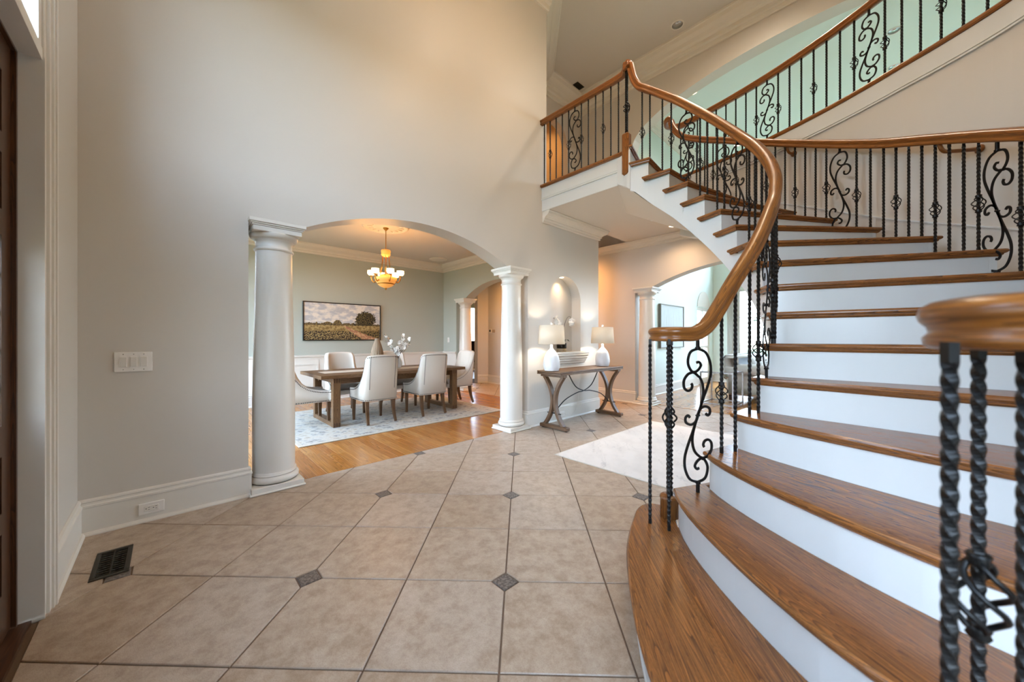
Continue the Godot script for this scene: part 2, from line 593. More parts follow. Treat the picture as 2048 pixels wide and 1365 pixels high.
# the print in the dining room: cloudy sky, far hedges, one large tree, a field and a sandy track
func landscape_image() -> ImageTexture:
	var w := 640
	var h := 320
	var im := Image.create(w, h, false, Image.FORMAT_RGB8)
	var n1 := noise(300, 0.012, 4)
	var n2 := noise(301, 0.032, 4)
	var n3 := noise(302, 0.06, 3)
	for y in h:
		for x in w:
			var fx := float(x) / w
			var fy := float(y) / h
			var a := n1.get_noise_2d(x * 0.7, y * 1.6)
			var b := n2.get_noise_2d(x, y)
			var g := n3.get_noise_2d(x, y)
			var c: Color
			var horizon := 0.60 + 0.004 * b
			if fy < horizon:
				c = Color(0.72, 0.71, 0.72).lerp(Color(0.88, 0.84, 0.79), clampf(0.5 + a * 1.3 + b * 0.25, 0, 1))
				c = c.lerp(Color(0.55, 0.55, 0.62), clampf((fy - 0.49) * 7.0, 0, 1) * clampf(0.4 + a * 2.0, 0, 0.6))
				var hedge := 0.045 + 0.05 * maxf(0.0, n1.get_noise_1d(x * 1.4) + 0.15)
				for q in [[0.29, 0.055, 0.10], [0.41, 0.06, 0.15], [0.07, 0.09, 0.055], [0.53, 0.07, 0.07]]:
					var e: float = 1.0 - pow((fx - q[0]) / q[1], 2.0)
					if e > 0: hedge = maxf(hedge, q[2] * sqrt(e))
				if fy > horizon - hedge - 0.012 * g:
					c = Color(0.26, 0.20, 0.13).lerp(Color(0.50, 0.42, 0.24), clampf(0.35 + g * 1.4 + (horizon - fy) * 3.0, 0, 1))
				var tx := (fx - 0.79) / 0.155
				var ty := (fy - 0.43) / 0.27
				var crown := tx * tx + ty * ty + 0.35 * b + 0.2 * g
				if crown < 0.82 or (absf(fx - 0.70) < 0.08 and fy > 0.52 + 0.05 * b):
					c = Color(0.12, 0.095, 0.06).lerp(Color(0.42, 0.36, 0.19), clampf(0.30 + g * 1.9 - tx * 0.25 - ty * 0.15, 0, 1))
			else:
				var k := (fy - horizon) / (1.0 - horizon)
				c = Color(0.66, 0.56, 0.36).lerp(Color(0.48, 0.38, 0.21), clampf(0.35 + b * 1.2 + k * 0.25, 0, 1))
				var mid := 0.50 + 0.38 * pow(k, 1.25)
				var wid := 0.012 + 0.10 * k
				if absf(fx - mid) < wid * (1.0 + 0.4 * b):
					c = Color(0.76, 0.60, 0.44).lerp(Color(0.62, 0.42, 0.31), clampf(0.4 + b * 1.6, 0, 1))
				elif k > 0.42 + 0.12 * b and fx < mid:
					c = Color(0.19, 0.135, 0.09).lerp(Color(0.62, 0.53, 0.34), clampf(0.34 + g * 3.2 + b * 0.8, 0, 1))
				elif k > 0.35 + 0.3 * (1.0 - fx) + 0.15 * b and fx > mid:
					c = Color(0.20, 0.15, 0.09).lerp(Color(0.50, 0.42, 0.22), clampf(0.35 + g * 3.0, 0, 1))
			im.set_pixel(x, y, c)
	return ImageTexture.create_from_image(im)

# ------------------------------------------------------------------ the scene
func _ready() -> void:
	rng.seed = 7
	var cam := Camera3D.new()
	cam.name = "camera"
	cam.projection = Camera3D.PROJECTION_FRUSTUM
	cam.near = 0.05
	cam.far = 200.0
	cam.size = 0.05 * 1365.0 / 724.0
	cam.frustum_offset = Vector2(0, -5.5 / 724.0 * 0.05)
	add_child(cam)
	var yaw := deg_to_rad(46.54)
	cam.transform = Transform3D(Basis.looking_at(Vector3(cos(yaw), 0, -sin(yaw))), Vector3(0, 1.2, 0))
	cam.current = true
	var ca := CameraAttributesPhysical.new()
	ca.frustum_focal_length = 12.7
	ca.frustum_focus_distance = 3.6
	ca.exposure_aperture = 2.0
	cam.attributes = ca

	var sky := ProceduralSkyMaterial.new()
	sky.sky_top_color = Color(0.66, 0.77, 0.90)
	sky.sky_horizon_color = Color(0.86, 0.92, 0.97)
	sky.ground_bottom_color = Color(0.42, 0.44, 0.38)
	sky.ground_horizon_color = Color(0.62, 0.64, 0.60)
	var sk := Sky.new()
	sk.sky_material = sky
	var env := Environment.new()
	env.background_mode = Environment.BG_SKY
	env.sky = sk
	env.background_energy_multiplier = 33.0
	env.tonemap_mode = Environment.TONE_MAPPER_LINEAR
	env.tonemap_exposure = 1.0
	env.sdfgi_enabled = true
	env.ssao_enabled = true
	env.ssil_enabled = true
	var we := WorldEnvironment.new()
	we.name = "environment"
	we.environment = env
	add_child(we)

	make_materials()
	build_floors()
	build_foyer_walls()
	build_far_rooms()
	build_trim()
	build_front_door()
	build_stair()
	build_columns()
	build_dining()
	build_console()
	build_foyer_details()
	build_living()
	build_kitchen()
	build_upstairs()
	build_outdoors()

func lamp(n: String, at: Vector3, c: Color, e: float, size := 0.05, parent: Node = self) -> OmniLight3D:
	var l := OmniLight3D.new()
	l.name = n
	l.light_color = c
	l.light_energy = e
	l.light_size = size
	l.omni_range = 30.0
	l.omni_attenuation = 2.0
	l.shadow_enabled = true
	parent.add_child(l, true)
	l.position = at
	return l

func spot(n: String, at: Vector3, c: Color, e: float, ang: float, size: float, parent: Node) -> SpotLight3D:
	var l := SpotLight3D.new()
	l.name = n
	l.light_color = c
	l.light_energy = e
	l.spot_angle = ang
	l.spot_angle_attenuation = 1.0
	l.light_size = size
	l.spot_range = 30.0
	l.spot_attenuation = 2.0
	l.shadow_enabled = true
	parent.add_child(l, true)
	l.position = at
	l.rotation.x = -PI / 2
	return l

# ------------------------------------------------------------------ floors
func build_floors() -> void:
	var fl := setting("floor")
	var st := flat()
	# the slab leaves a shaft open for the floor vent
	box(st, -0.6, -0.275, -3.4, 12.4, -0.30, -0.006)
	box(st, -0.163, 11.3, -3.4, 12.4, -0.30, -0.006)
	box(st, -0.275, -0.163, -3.4, 2.726, -0.30, -0.006)
	box(st, -0.275, -0.163, 3.026, 12.4, -0.30, -0.006)
	part(st, "subfloor", M.grout, fl)
	# tile field, turned 45 degrees to the walls; every second crossing carries a small clipped square
	var region := PackedVector2Array([Vector2(-0.4, -2.0), Vector2(6.38, -2.0), Vector2(6.38, 8.6), Vector2(4.94, 8.6), Vector2(4.94, 3.63), Vector2(5.16, 3.63), Vector2(5.19, 3.63), Vector2(5.19, 3.385), Vector2(3.5, 3.385), Vector2(3.5, 3.45), Vector2(0.44, 3.45), Vector2(0.44, 3.385), Vector2(-0.4, 3.385), Vector2(-0.4, 2.8765), Vector2(-0.275, 2.8765), Vector2(-0.275, 3.026), Vector2(-0.163, 3.026), Vector2(-0.163, 2.726), Vector2(-0.275, 2.726), Vector2(-0.275, 2.876), Vector2(-0.4, 2.876)])
	var s := 0.4921
	var d := 0.068
	var o := Vector2(1.205, 1.32)
	var e1 := Vector2(1, 1).normalized()
	var e2 := Vector2(-1, 1).normalized()
	var ring := [Vector2(0.0025, 0.0), Vector2(0.0, -0.003), Vector2(0.0, -0.010)]
	for i in range(-8, 16):
		for j in range(-17, 14):
			var cell := PackedVector2Array()
			for c in [Vector2i(0, 0), Vector2i(1, 0), Vector2i(1, 1), Vector2i(0, 1)]:
				var ci: int = i + c.x
				var cj: int = j + c.y
				var p := o + e1 * (s * ci) + e2 * (s * cj)
				if ci % 2 == 0 and cj % 2 == 0:
					var a := e1 * (d if c.x == 0 else -d)
					var b := e2 * (d if c.y == 0 else -d)
					if c.x == c.y:
						cell.append(p + b); cell.append(p + a)
					else:
						cell.append(p + a); cell.append(p + b)
				else:
					cell.append(p)
			for q in Geometry2D.offset_polygon(cell, -0.0035):
				for t in Geometry2D.intersect_polygons(q, region):
					if t.size() > 2 and area(t) > 0.0006:
						st = flat()
						plate(st, t, ring)
						part(st, "tile", M["tile_%d" % (posmod(i * 7 + j * 3 + posmod(i * j, 5), 3))], fl)
			if i % 2 == 0 and j % 2 == 0:
				var p := o + e1 * (s * i) + e2 * (s * j)
				var dm := PackedVector2Array([p + e1 * d, p + e2 * d, p - e1 * d, p - e2 * d])
				for q in Geometry2D.offset_polygon(dm, -0.0035):
					for t in Geometry2D.intersect_polygons(q, region):
						if t.size() > 2 and area(t) > 0.0004:
							st = flat()
							plate(st, t, ring)
							part(st, "accent_tile", M.dot_tile, fl)
	# dining room: narrow boards running away from the arch
	var wd := setting("floor_dining")
	var v0 := 3.455
	var v1 := 7.65
	var w := 0.0835
	var u := -0.4
	var row := 0
	while u < 4.93:
		var us := minf(u + w, 4.935)
		var v := v0
		var first := true
		while v < v1 - 0.02:
			var l := rng.randf_range(0.75, 1.9)
			if first: l *= rng.randf_range(0.4, 1.0)
			first = false
			var ve := minf(v + l, v1)
			if v1 - ve < 0.3: ve = v1
			st = flat()
			obox(st, Transform3D(Basis.IDENTITY, V((u + us) / 2, (v + ve) / 2, -0.006)), Vector3(us - u - 0.0012, 0.012, ve - v - 0.0012), 0.0012)
			part(st, "board", M["strip_%d" % rng.randi_range(0, 3)], wd)
			v = ve
		u += w
		row += 1
	# living room and kitchen boards, seen small
	var lv := setting("floor_living")
	for k in 40:
		st = flat()
		box(st, 6.40, 11.1, 3.48 - 0.165 * k, 3.48 - 0.165 * (k + 1) + 0.002, -0.01, 0.0)
		part(st, "board", M["strip_%d" % (k % 2)], lv)
	var kt := setting("floor_kitchen")
	st = flat()
	box(st, 3.5, 10.5, 8.6, 12.2, -0.01, 0.0)
	part(st, "boards", M.strip_1, kt)

func area(p: PackedVector2Array) -> float:
	var a := 0.0
	for i in p.size():
		a += p[i].cross(p[(i + 1) % p.size()])
	return absf(a) / 2

# ------------------------------------------------------------------ shell
const SPRING := 2.117
const ARCH_RISE := 0.28
const CEIL := 6.15
const LOW := 2.98

func build_foyer_walls() -> void:
	var vx := V(0, 1, 0)
	var ux := V(1, 0, 0)
	# wall between foyer and dining room
	var st := flat()
	var p := PackedVector2Array([Vector2(-0.4, -0.01), Vector2(0.44, -0.01), Vector2(0.44, SPRING)])
	p.append_array(arc_pts(1.965, 1.155, SPRING, ARCH_RISE, 40))
	p.append_array([Vector2(3.5, SPRING), Vector2(3.5, -0.01), Vector2(3.85, -0.01), Vector2(3.85, CEIL), Vector2(-0.4, CEIL)])
	extrude(st, p, V(0, 3.385, 0), ux, Vector3.UP, V(0, 0.24, 0))
	box(st, 3.85, 3.88, 3.385, 3.625, LOW, CEIL)
	# console wall with its arched niche
	var nl := 3.957
	var nr := 4.69
	box(st, 3.85, nl, 3.385, 3.555, -0.01, LOW)
	box(st, nr, 5.19, 3.385, 3.555, -0.01, LOW)
	box(st, nl, nr, 3.385, 3.555, -0.01, 1.0)
	var q := PackedVector2Array([Vector2(nl, LOW), Vector2(nl, 1.76)])
	for i in range(1, 28):
		var t := PI - PI * i / 28.0
		q.append(Vector2((nl + nr) / 2 + (nr - nl) / 2 * cos(t), 1.76 + (nr - nl) / 2 * sin(t)))
	q.append_array([Vector2(nr, 1.76), Vector2(nr, LOW)])
	extrude(st, q, V(0, 3.385, 0), ux, Vector3.UP, V(0, 0.17, 0))
	box(st, 3.85, 5.19, 3.555, 3.625, -0.01, LOW)
	struct(st, "wall_left", M.wall)
	# chamfer of the upper hall and its far side with a lit archway
	st = flat()
	p = PackedVector2Array([Vector2(3.88, 3.385), Vector2(5.05, 4.55), Vector2(5.05, 4.75), Vector2(3.7, 3.42)])
	extrude(st, p, V(0, 0, LOW), ux, vx, Vector3.UP * (CEIL - LOW))
	p = PackedVector2Array([Vector2(5.05, 3.31), Vector2(5.10, 3.31), Vector2(5.10, 5.09)])
	for i in range(1, 20):
		var t := PI - PI * i / 20.0
		p.append(Vector2(5.48 + 0.38 * cos(t), 5.09 + 0.38 * sin(t)))
	p.append_array([Vector2(5.86, 5.09), Vector2(5.86, 3.31), Vector2(6.25, 3.31), Vector2(6.25, CEIL), Vector2(5.05, CEIL)])
	extrude(st, p, V(0, 4.55, 0), ux, Vector3.UP, V(0, 0.15, 0))
	struct(st, "wall_upper_left", M.wall_hall)
	# back wall: arch to the living room below, wide arch above
	st = flat()
	var ac := 1.545
	p = PackedVector2Array([Vector2(-3.2, -0.01), Vector2(-0.2, -0.01), Vector2(-0.2, SPRING + 0.01)])
	p.append_array(arc_pts(ac, 1.40, SPRING + 0.01, 0.29, 40))
	p.append_array([Vector2(3.29, SPRING + 0.01), Vector2(3.29, -0.01), Vector2(7.53, -0.01), Vector2(7.53, 3.31), Vector2(-3.2, 3.31)])
	extrude(st, p, V(6.25, 0, 0), vx, Vector3.UP, V(0.22, 0, 0))
	p = PackedVector2Array([Vector2(-3.2, 3.31), Vector2(-1.75, 3.31)])
	for i in 49:
		var t := PI - PI * i / 48.0
		p.append(Vector2(0.80 + 2.55 * cos(t), 4.72 + 0.79 * sin(t)))
	p.append_array([Vector2(3.35, 3.31), Vector2(4.75, 3.31), Vector2(4.75, CEIL), Vector2(-3.2, CEIL)])
	extrude(st, p, V(6.25, 0, 0), vx, Vector3.UP, V(0.22, 0, 0))
	# splayed end of the hall wall towards the kitchen
	extrude(st, PackedVector2Array([Vector2(6.25, 7.53), Vector2(6.04, 7.72), Vector2(6.04, 7.86), Vector2(6.47, 7.53)]), V(0, 0, -0.01), ux, vx, Vector3.UP * LOW)
	struct(st, "wall_back", M.wall_hall)
	# front wall with door, tall window over it, dining room windows and a study window
	st = flat()
	wall_cells(st, "v", -0.62, -0.40, -3.4, 7.85, -0.01, CEIL, [[0.45, 2.504, -0.01, 2.40], [1.10, 2.504, 2.45, 3.95], [-2.5, -0.5, 0.5, 2.6], [4.05, 5.45, 0.30, 2.65], [5.75, 7.15, 0.30, 2.65]])
	struct(st, "wall_front", M.wall)
	# right side of the foyer, behind the camera
	st = flat()
	box(st, -0.6, 6.45, -3.4, -3.2, -0.01, CEIL)
	struct(st, "wall_right", M.wall)
	# ceiling of the two-storey hall
	st = flat()
	box(st, -0.62, 6.47, -3.4, 6.8, CEIL, CEIL + 0.2)
	struct(st, "ceiling", M.ceiling)

func build_far_rooms() -> void:
	var vx := V(0, 1, 0)
	var ux := V(1, 0, 0)
	# dining room shell
	var st := flat()
	box(st, -0.6, 5.16, 7.65, 7.85, -0.01, LOW)
	struct(st, "wall_dining_back", M.sage)
	st = flat()
	var p := PackedVector2Array([Vector2(3.625, -0.01), Vector2(4.30, -0.01), Vector2(4.30, SPRING)])
	p.append_array(arc_pts(5.69, 1.04, SPRING, 0.30, 36))
	p.append_array([Vector2(7.10, SPRING), Vector2(7.10, -0.01), Vector2(7.65, -0.01), Vector2(7.65, LOW), Vector2(3.625, LOW)])
	extrude(st, p, V(4.92, 0, 0), vx, Vector3.UP, V(0.24, 0, 0))
	struct(st, "wall_dining_right", M.sage)
	st = flat()
	box(st, -0.6, 5.17, 3.625, 7.85, LOW, LOW + 0.2)
	struct(st, "ceiling_dining", M.ceiling)
	st = flat()
	box(st, 5.17, 6.47, 3.40, 7.85, LOW, LOW + 0.2)
	struct(st, "ceiling_hall", M.ceiling)
	# kitchen end
	st = flat()
	wall_cells(st, "u", 12.0, 12.2, 3.4, 10.6, -0.01, LOW, [[7.0, 9.6, 0.75, 2.5]])
	box(st, 3.4, 3.6, 7.85, 12.0, -0.01, LOW)
	box(st, 10.4, 10.6, 7.6, 12.0, -0.01, LOW)
	box(st, 6.45, 10.6, 7.53, 7.72, -0.01, LOW)
	struct(st, "wall_kitchen", M.orange_wall)
	st = flat()
	box(st, 3.4, 10.6, 7.85, 12.2, LOW, LOW + 0.2)
	box(st, 6.47, 10.6, 7.53, 7.85, LOW, LOW + 0.2)
	struct(st, "ceiling_kitchen", M.ceiling)
	# living room, two storeys high
	st = flat()
	wall_cells(st, "u", 3.48, 3.65, 6.47, 11.25, -0.01, 5.75, [[9.85, 10.75, -0.01, 2.0]])
	struct(st, "wall_living_left", M.aqua)
	st = flat()
	wall_cells(st, "v", 11.04, 11.25, -3.2, 3.65, -0.01, 5.75, [[1.90, 3.0, 0.25, 2.5], [0.6, 1.7, 0.25, 2.5], [-0.7, 0.4, 0.25, 2.5], [1.90, 3.0, 2.75, 5.2], [0.6, 1.7, 2.75, 5.2], [-0.7, 0.4, 2.75, 5.2], [-2.4, -1.0, 0.25, 5.2]])
	struct(st, "wall_living_back", M.aqua)
	st = flat()
	box(st, 6.47, 11.25, -3.4, -3.2, -0.01, 5.75)
	struct(st, "wall_living_right", M.aqua)
	st = flat()
	box(st, 6.40, 11.25, -3.4, 3.65, 5.75, 6.0)
	struct(st, "ceiling_living", M.aqua)
	# small lit passage behind the upstairs archway
	st = flat()
	box(st, 4.85, 5.05, 4.70, 6.6, 3.0, CEIL)
	box(st, 6.25, 6.45, 4.70, 6.6, 3.0, CEIL)
	box(st, 4.85, 6.45, 6.6, 6.8, 3.0, CEIL)
	box(st, 4.85, 6.45, 4.60, 6.8, 2.99, 3.31)
	struct(st, "wall_upper_passage", M.orange_wall)

func window_unit(n: int, axis: String, w: float, a0: float, a1: float, h0: float, h1: float, cols: int, rows: int) -> void:
	var o := setting("window_%d" % n)
	var st := flat()
	var f := 0.05
	var put_box := func(s: SurfaceTool, x0: float, x1: float, y0: float, y1: float, d: float) -> void:
		if axis == "v": box(s, w - d, w + d, x0, x1, y0, y1)
		else: box(s, x0, x1, w - d, w + d, y0, y1)
	put_box.call(st, a0, a1, h0, h0 + f, 0.03)
	put_box.call(st, a0, a1, h1 - f, h1, 0.03)
	put_box.call(st, a0, a0 + f, h0 + f, h1 - f, 0.03)
	put_box.call(st, a1 - f, a1, h0 + f, h1 - f, 0.03)
	part(st, "window_frame", M.trim, o)
	for i in range(1, cols):
		st = flat()
		var x := lerpf(a0, a1, float(i) / cols)
		put_box.call(st, x - 0.012, x + 0.012, h0 + f, h1 - f, 0.015)
		part(st, "muntin", M.trim, o)
	for j in range(1, rows):
		st = flat()
		var y := lerpf(h0, h1, float(j) / rows)
		put_box.call(st, a0 + f, a1 - f, y - 0.012, y + 0.012, 0.014)
		part(st, "muntin", M.trim, o)
	st = flat()
	put_box.call(st, a0 + f, a1 - f, h0 + f, h1 - f, 0.003)
	part(st, "pane", M.glass, o)

# ------------------------------------------------------------------ mouldings
func crown_prof(top: float, tall: float, out: float) -> Array:
	var k := tall
	return [Vector2(0, top), Vector2(out, top), Vector2(out, top - 0.10 * k), Vector2(out * 0.93, top - 0.13 * k), Vector2(out * 0.86, top - 0.28 * k), Vector2(out * 0.66, top - 0.42 * k), Vector2(out * 0.46, top - 0.50 * k), Vector2(out * 0.40, top - 0.56 * k), Vector2(out * 0.33, top - 0.60 * k), Vector2(out * 0.30, top - 0.74 * k), Vector2(out * 0.18, top - 0.80 * k), Vector2(out * 0.16, top - 0.96 * k), Vector2(out * 0.10, top - k), Vector2(0, top - k)]

func base_prof() -> Array:
	return [Vector2(0, 0.0), Vector2(0.034, 0.0), Vector2(0.034, 0.008), Vector2(0.026, 0.020), Vector2(0.018, 0.022), Vector2(0.018, 0.165), Vector2(0.022, 0.168), Vector2(0.022, 0.180), Vector2(0.014, 0.186), Vector2(0.012, 0.196), Vector2(0.016, 0.202), Vector2(0.014, 0.212), Vector2(0.004, 0.218), Vector2(0, 0.218)]

func build_trim() -> void:
	var b := base_prof()
	var st := flat()
	# travel so that the room lies on the right hand
	mold(st, [Vector2(-0.40, 2.61), Vector2(-0.40, 3.385), Vector2(0.44, 3.385), Vector2(0.44, 3.42)], b)
	struct(st, "baseboard_left", M.trim)
	st = flat()
	mold(st, [Vector2(3.5, 3.60), Vector2(3.5, 3.385), Vector2(5.19, 3.385), Vector2(5.19, 3.625), Vector2(5.16, 3.625), Vector2(5.16, 4.30)], b)
	struct(st, "baseboard_console", M.trim)
	st = flat()
	mold(st, [Vector2(6.04, 7.72), Vector2(6.25, 7.53), Vector2(6.25, 3.29), Vector2(6.30, 3.29)], b)
	struct(st, "baseboard_back", M.trim)
	st = flat()
	mold(st, [Vector2(6.47, 3.48), Vector2(9.85, 3.48)], b)
	mold(st, [Vector2(10.75, 3.48), Vector2(11.04, 3.48), Vector2(11.04, -3.2)], b)
	struct(st, "baseboard_living", M.trim)
	# crowns
	st = flat()
	mold(st, [Vector2(-0.40, -3.2), Vector2(-0.40, 3.385), Vector2(3.88, 3.385), Vector2(5.05, 4.55), Vector2(6.25, 4.55), Vector2(6.25, -3.2)], crown_prof(CEIL, 0.33, 0.24))
	struct(st, "trim_1", M.crown)
	st = flat()
	mold(st, [Vector2(3.795, 3.385), Vector2(5.19, 3.385), Vector2(5.19, 3.625), Vector2(5.16, 3.625), Vector2(5.16, 7.60)], crown_prof(LOW, 0.16, 0.13))
	mold(st, [Vector2(6.25, 7.5), Vector2(6.25, -0.5)], crown_prof(LOW, 0.13, 0.11))
	struct(st, "trim_2", M.crown)
	st = flat()
	mold(st, [Vector2(-0.40, 3.625), Vector2(-0.40, 7.65), Vector2(4.92, 7.65), Vector2(4.92, 3.625)], crown_prof(LOW, 0.17, 0.17))
	struct(st, "trim_3", M.crown)
	st = flat()
	mold(st, [Vector2(6.47, 3.48), Vector2(11.04, 3.48), Vector2(11.04, -3.2)], crown_prof(5.75, 0.22, 0.18))
	struct(st, "trim_4", M.crown)
	# dining room wainscot: rail, base and raised frames
	var wn := setting("trim_5")
	st = flat()
	mold(st, [Vector2(-0.40, 3.63), Vector2(-0.40, 4.0)], base_prof())
	mold(st, [Vector2(-0.40, 7.2), Vector2(-0.40, 7.65), Vector2(4.92, 7.65), Vector2(4.92, 7.10)], base_prof())
	part(st, "base_rail", M.trim, wn)
	st = flat()
	var cr := [Vector2(0, 0.80), Vector2(0.012, 0.80), Vector2(0.014, 0.83), Vector2(0.03, 0.845), Vector2(0.035, 0.87), Vector2(0.028, 0.878), Vector2(0, 0.88)]
	mold(st, [Vector2(-0.40, 7.2), Vector2(-0.40, 7.65), Vector2(4.92, 7.65), Vector2(4.92, 7.10)], cr)
	part(st, "chair_rail", M.trim, wn)
	st = flat()
	box(st, -0.4, 4.92, 7.645, 7.652, 0.0, 0.81)
	box(st, 4.915, 4.922, 7.10, 7.65, 0.0, 0.81)
	part(st, "wainscot_panel", M.trim, wn)
	var fr := [Vector2(-0.2, 0.95), Vector2(1.05, 2.1), Vector2(2.2, 3.25), Vector2(3.35, 4.7)]
	for q in fr:
		st = flat()
		for e in [[q.x, q.y, 0.30, 0.33], [q.x, q.y, 0.69, 0.72]]: box(st, e[0], e[1], 7.633, 7.647, e[2], e[3])
		for e in [[q.x, q.x + 0.03], [q.y - 0.03, q.y]]: box(st, e[0], e[1], 7.633, 7.647, 0.33, 0.69)
		part(st, "panel_frame", M.trim, wn)

# ------------------------------------------------------------------ front door
func build_front_door() -> void:
	# casing and jamb
	var o := setting("trim_6")
	var st := flat()
	var cas := [[2.504, 2.540, 0.012], [2.540, 2.570, 0.022], [2.570, 2.592, 0.030], [2.592, 2.612, 0.036]]
	for c in cas:
		box(st, -0.40, -0.40 + c[2], c[0], c[1], 0.0, 5.5)
	part(st, "door_casing", M.trim, o)
	st = flat()
	box(st, -0.47, -0.385, 2.498, 2.506, 0.0, 2.40)
	box(st, -0.52, -0.392, 0.45, 2.504, 2.388, 2.44)
	part(st, "door_jamb", M.trim, o)
	st = flat()
	mold(st, [Vector2(-0.40, -0.4), Vector2(-0.40, 0.36)], base_prof())
	part(st, "base_rail", M.trim, o)
	window_unit(1, "v", -0.425, 1.10, 2.503, 2.398, 3.95, 2, 3)
	window_unit(2, "v", -0.50, -2.5, -0.5, 0.5, 2.6, 3, 3)
	window_unit(3, "v", -0.50, 4.05, 5.45, 0.30, 2.65, 2, 4)
	window_unit(4, "v", -0.50, 5.75, 7.15, 0.30, 2.65, 2, 4)
	# two leaves; one is seen as a strip at the left edge of the picture
	for k in 2:
		var d := setting("door_%d" % (k + 1))
		var a0 := 1.485 if k == 0 else 0.46
		var a1 := 2.490 if k == 0 else 1.470
		st = flat()
		var u0 := -0.515
		var u1 := -0.470
		box(st, u0, u1, a0, a0 + 0.115, 0.02, 2.38)
		box(st, u0, u1, a1 - 0.115, a1, 0.02, 2.38)
		var rails := [[0.02, 0.20], [0.44, 0.52], [0.74, 0.86], [1.60, 1.70], [1.92, 2.0], [2.24, 2.38]]
		for r in rails: box(st, u0, u1, a0 + 0.115, a1 - 0.115, r[0], r[1])
		part(st, "door_frame", M.walnut, d)
		for r in [[0.20, 0.44], [0.52, 0.74], [1.70, 1.92], [2.0, 2.24]]:
			for h in 2:
				st = flat()
				var m0: float = a0 + 0.115 + h * (a1 - a0 - 0.23) / 2
				var m1: float = m0 + (a1 - a0 - 0.23) / 2
				obox(st, Transform3D(Basis.IDENTITY, V(-0.492, (m0 + m1) / 2, (r[0] + r[1]) / 2)), Vector3(0.03, r[1] - r[0] - 0.05, m1 - m0 - 0.05), 0.013)
				box(st, -0.498, -0.486, m0, m1, r[0], r[1])
				part(st, "door_panel", M.walnut, d)
		st = flat()
		box(st, -0.496, -0.490, a0 + 0.115, a1 - 0.115, 0.86, 1.60)
		part(st, "door_glass", M.amber_glass, d)
		st = flat()
		for i in range(1, 6): beam(st, V(-0.489, lerpf(a0 + 0.115, a1 - 0.115, i / 6.0), 0.86), V(-0.489, lerpf(a0 + 0.115, a1 - 0.115, i / 6.0), 1.60), 0.012, 0.008)
		for i in range(1, 5): beam(st, V(-0.489, a0 + 0.115, lerpf(0.86, 1.60, i / 5.0)), V(-0.489, a1 - 0.115, lerpf(0.86, 1.60, i / 5.0)), 0.012, 0.008)
		part(st, "lead_came", M.pewter, d)
	st = flat()
	box(st, -0.53, -0.455, 2.480, 2.499, 0.0, 2.39)
	box(st, -0.53, -0.455, 0.45, 2.49, 2.378, 2.39)
	box(st, -0.62, -0.42, 0.45, 2.50, -0.005, 0.012)
	part(st, "weather_strip", M.walnut, setting("door_3"))

# ------------------------------------------------------------------ the curved stair
const ANG := [0.0, -141.0, -129.4, -119.0, -106.0, -94.3, -86.5, -78.5, -69.5, -60.0, -50.2, -40.0, -31.2, -22.5, -13.6, -4.5, 6.1, 15.3]
const RIN := [0.0, 0.93, 0.965, 0.996, 1.02, 1.07, 1.09, 1.11, 1.122, 1.13, 1.14, 1.155, 1.16, 1.16, 1.165, 1.168, 1.18, 1.19]
const ROUT := [0.0, 2.36, 2.37, 2.39, 2.41, 2.43, 2.45, 2.455, 2.455, 2.455, 2.455, 2.46, 2.46, 2.46, 2.46, 2.46, 2.46, 2.46]
const BOW := [0.0, 0.0, 7.0, 6.5, 5.0, 1.5, 0.0, 0.0, 0.0, 0.0, 0.0, 0.0, 0.0, 0.0, 0.0, 0.0, 0.0, 0.0]

func pol(R: float, deg: float) -> Vector2:
	return Vector2(CU + R * cos(deg_to_rad(deg)), CV + R * sin(deg_to_rad(deg)))

func P3(R: float, deg: float, h: float) -> Vector3:
	var p := pol(R, deg)
	return V(p.x, p.y, h)

func nose_deg(k: int, R: float) -> float:
	return ANG[k] + BOW[k] * (exp(-(R - RIN[k]) / 0.2) + exp(-(ROUT[k] - R) / 0.2))

# height of the line of nosings at an angle
func nosing(deg: float) -> float:
	for k in range(1, 17):
		if deg <= ANG[k + 1]:
			return (k + (deg - ANG[k]) / (ANG[k + 1] - ANG[k])) * RISE
	return 17 * RISE

func interp(table: Array, x: float) -> float:
	for i in table.size() - 1:
		var a: Array = table[i]
		var b: Array = table[i + 1]
		if x <= b[0]:
			return lerpf(a[1], b[1], clampf((x - a[0]) / (b[0] - a[0]), 0, 1))
	return table[table.size() - 1][1]

func rin_at(deg: float) -> float:
	var t := []
	for k in range(1, 18): t.append([ANG[k], RIN[k]])
	return interp(t, deg)

func rout_at(deg: float) -> float:
	var t := []
	for k in range(1, 18): t.append([ANG[k], ROUT[k]])
	return interp(t, deg)

func gal(deg: float) -> float:
	var t := [[-120.0, 2.74], [-60.0, 2.715], [-53.6, 2.675], [-47.7, 2.615], [-41.1, 2.555], [-32.8, 2.525], [-22.6, 2.52], [-10.5, 2.56], [0.0, 2.64], [8.0, 2.74], [14.0, 2.82]]
	for i in t.size() - 1:
		if deg <= t[i + 1][0]:
			var p0: float = t[maxi(i - 1, 0)][1]
			var p3: float = t[mini(i + 2, t.size() - 1)][1]
			return cubic_interpolate(t[i][1], t[i + 1][1], p0, p3, clampf((deg - t[i][0]) / (t[i + 1][0] - t[i][0]), 0, 1))
	return t[t.size() - 1][1]

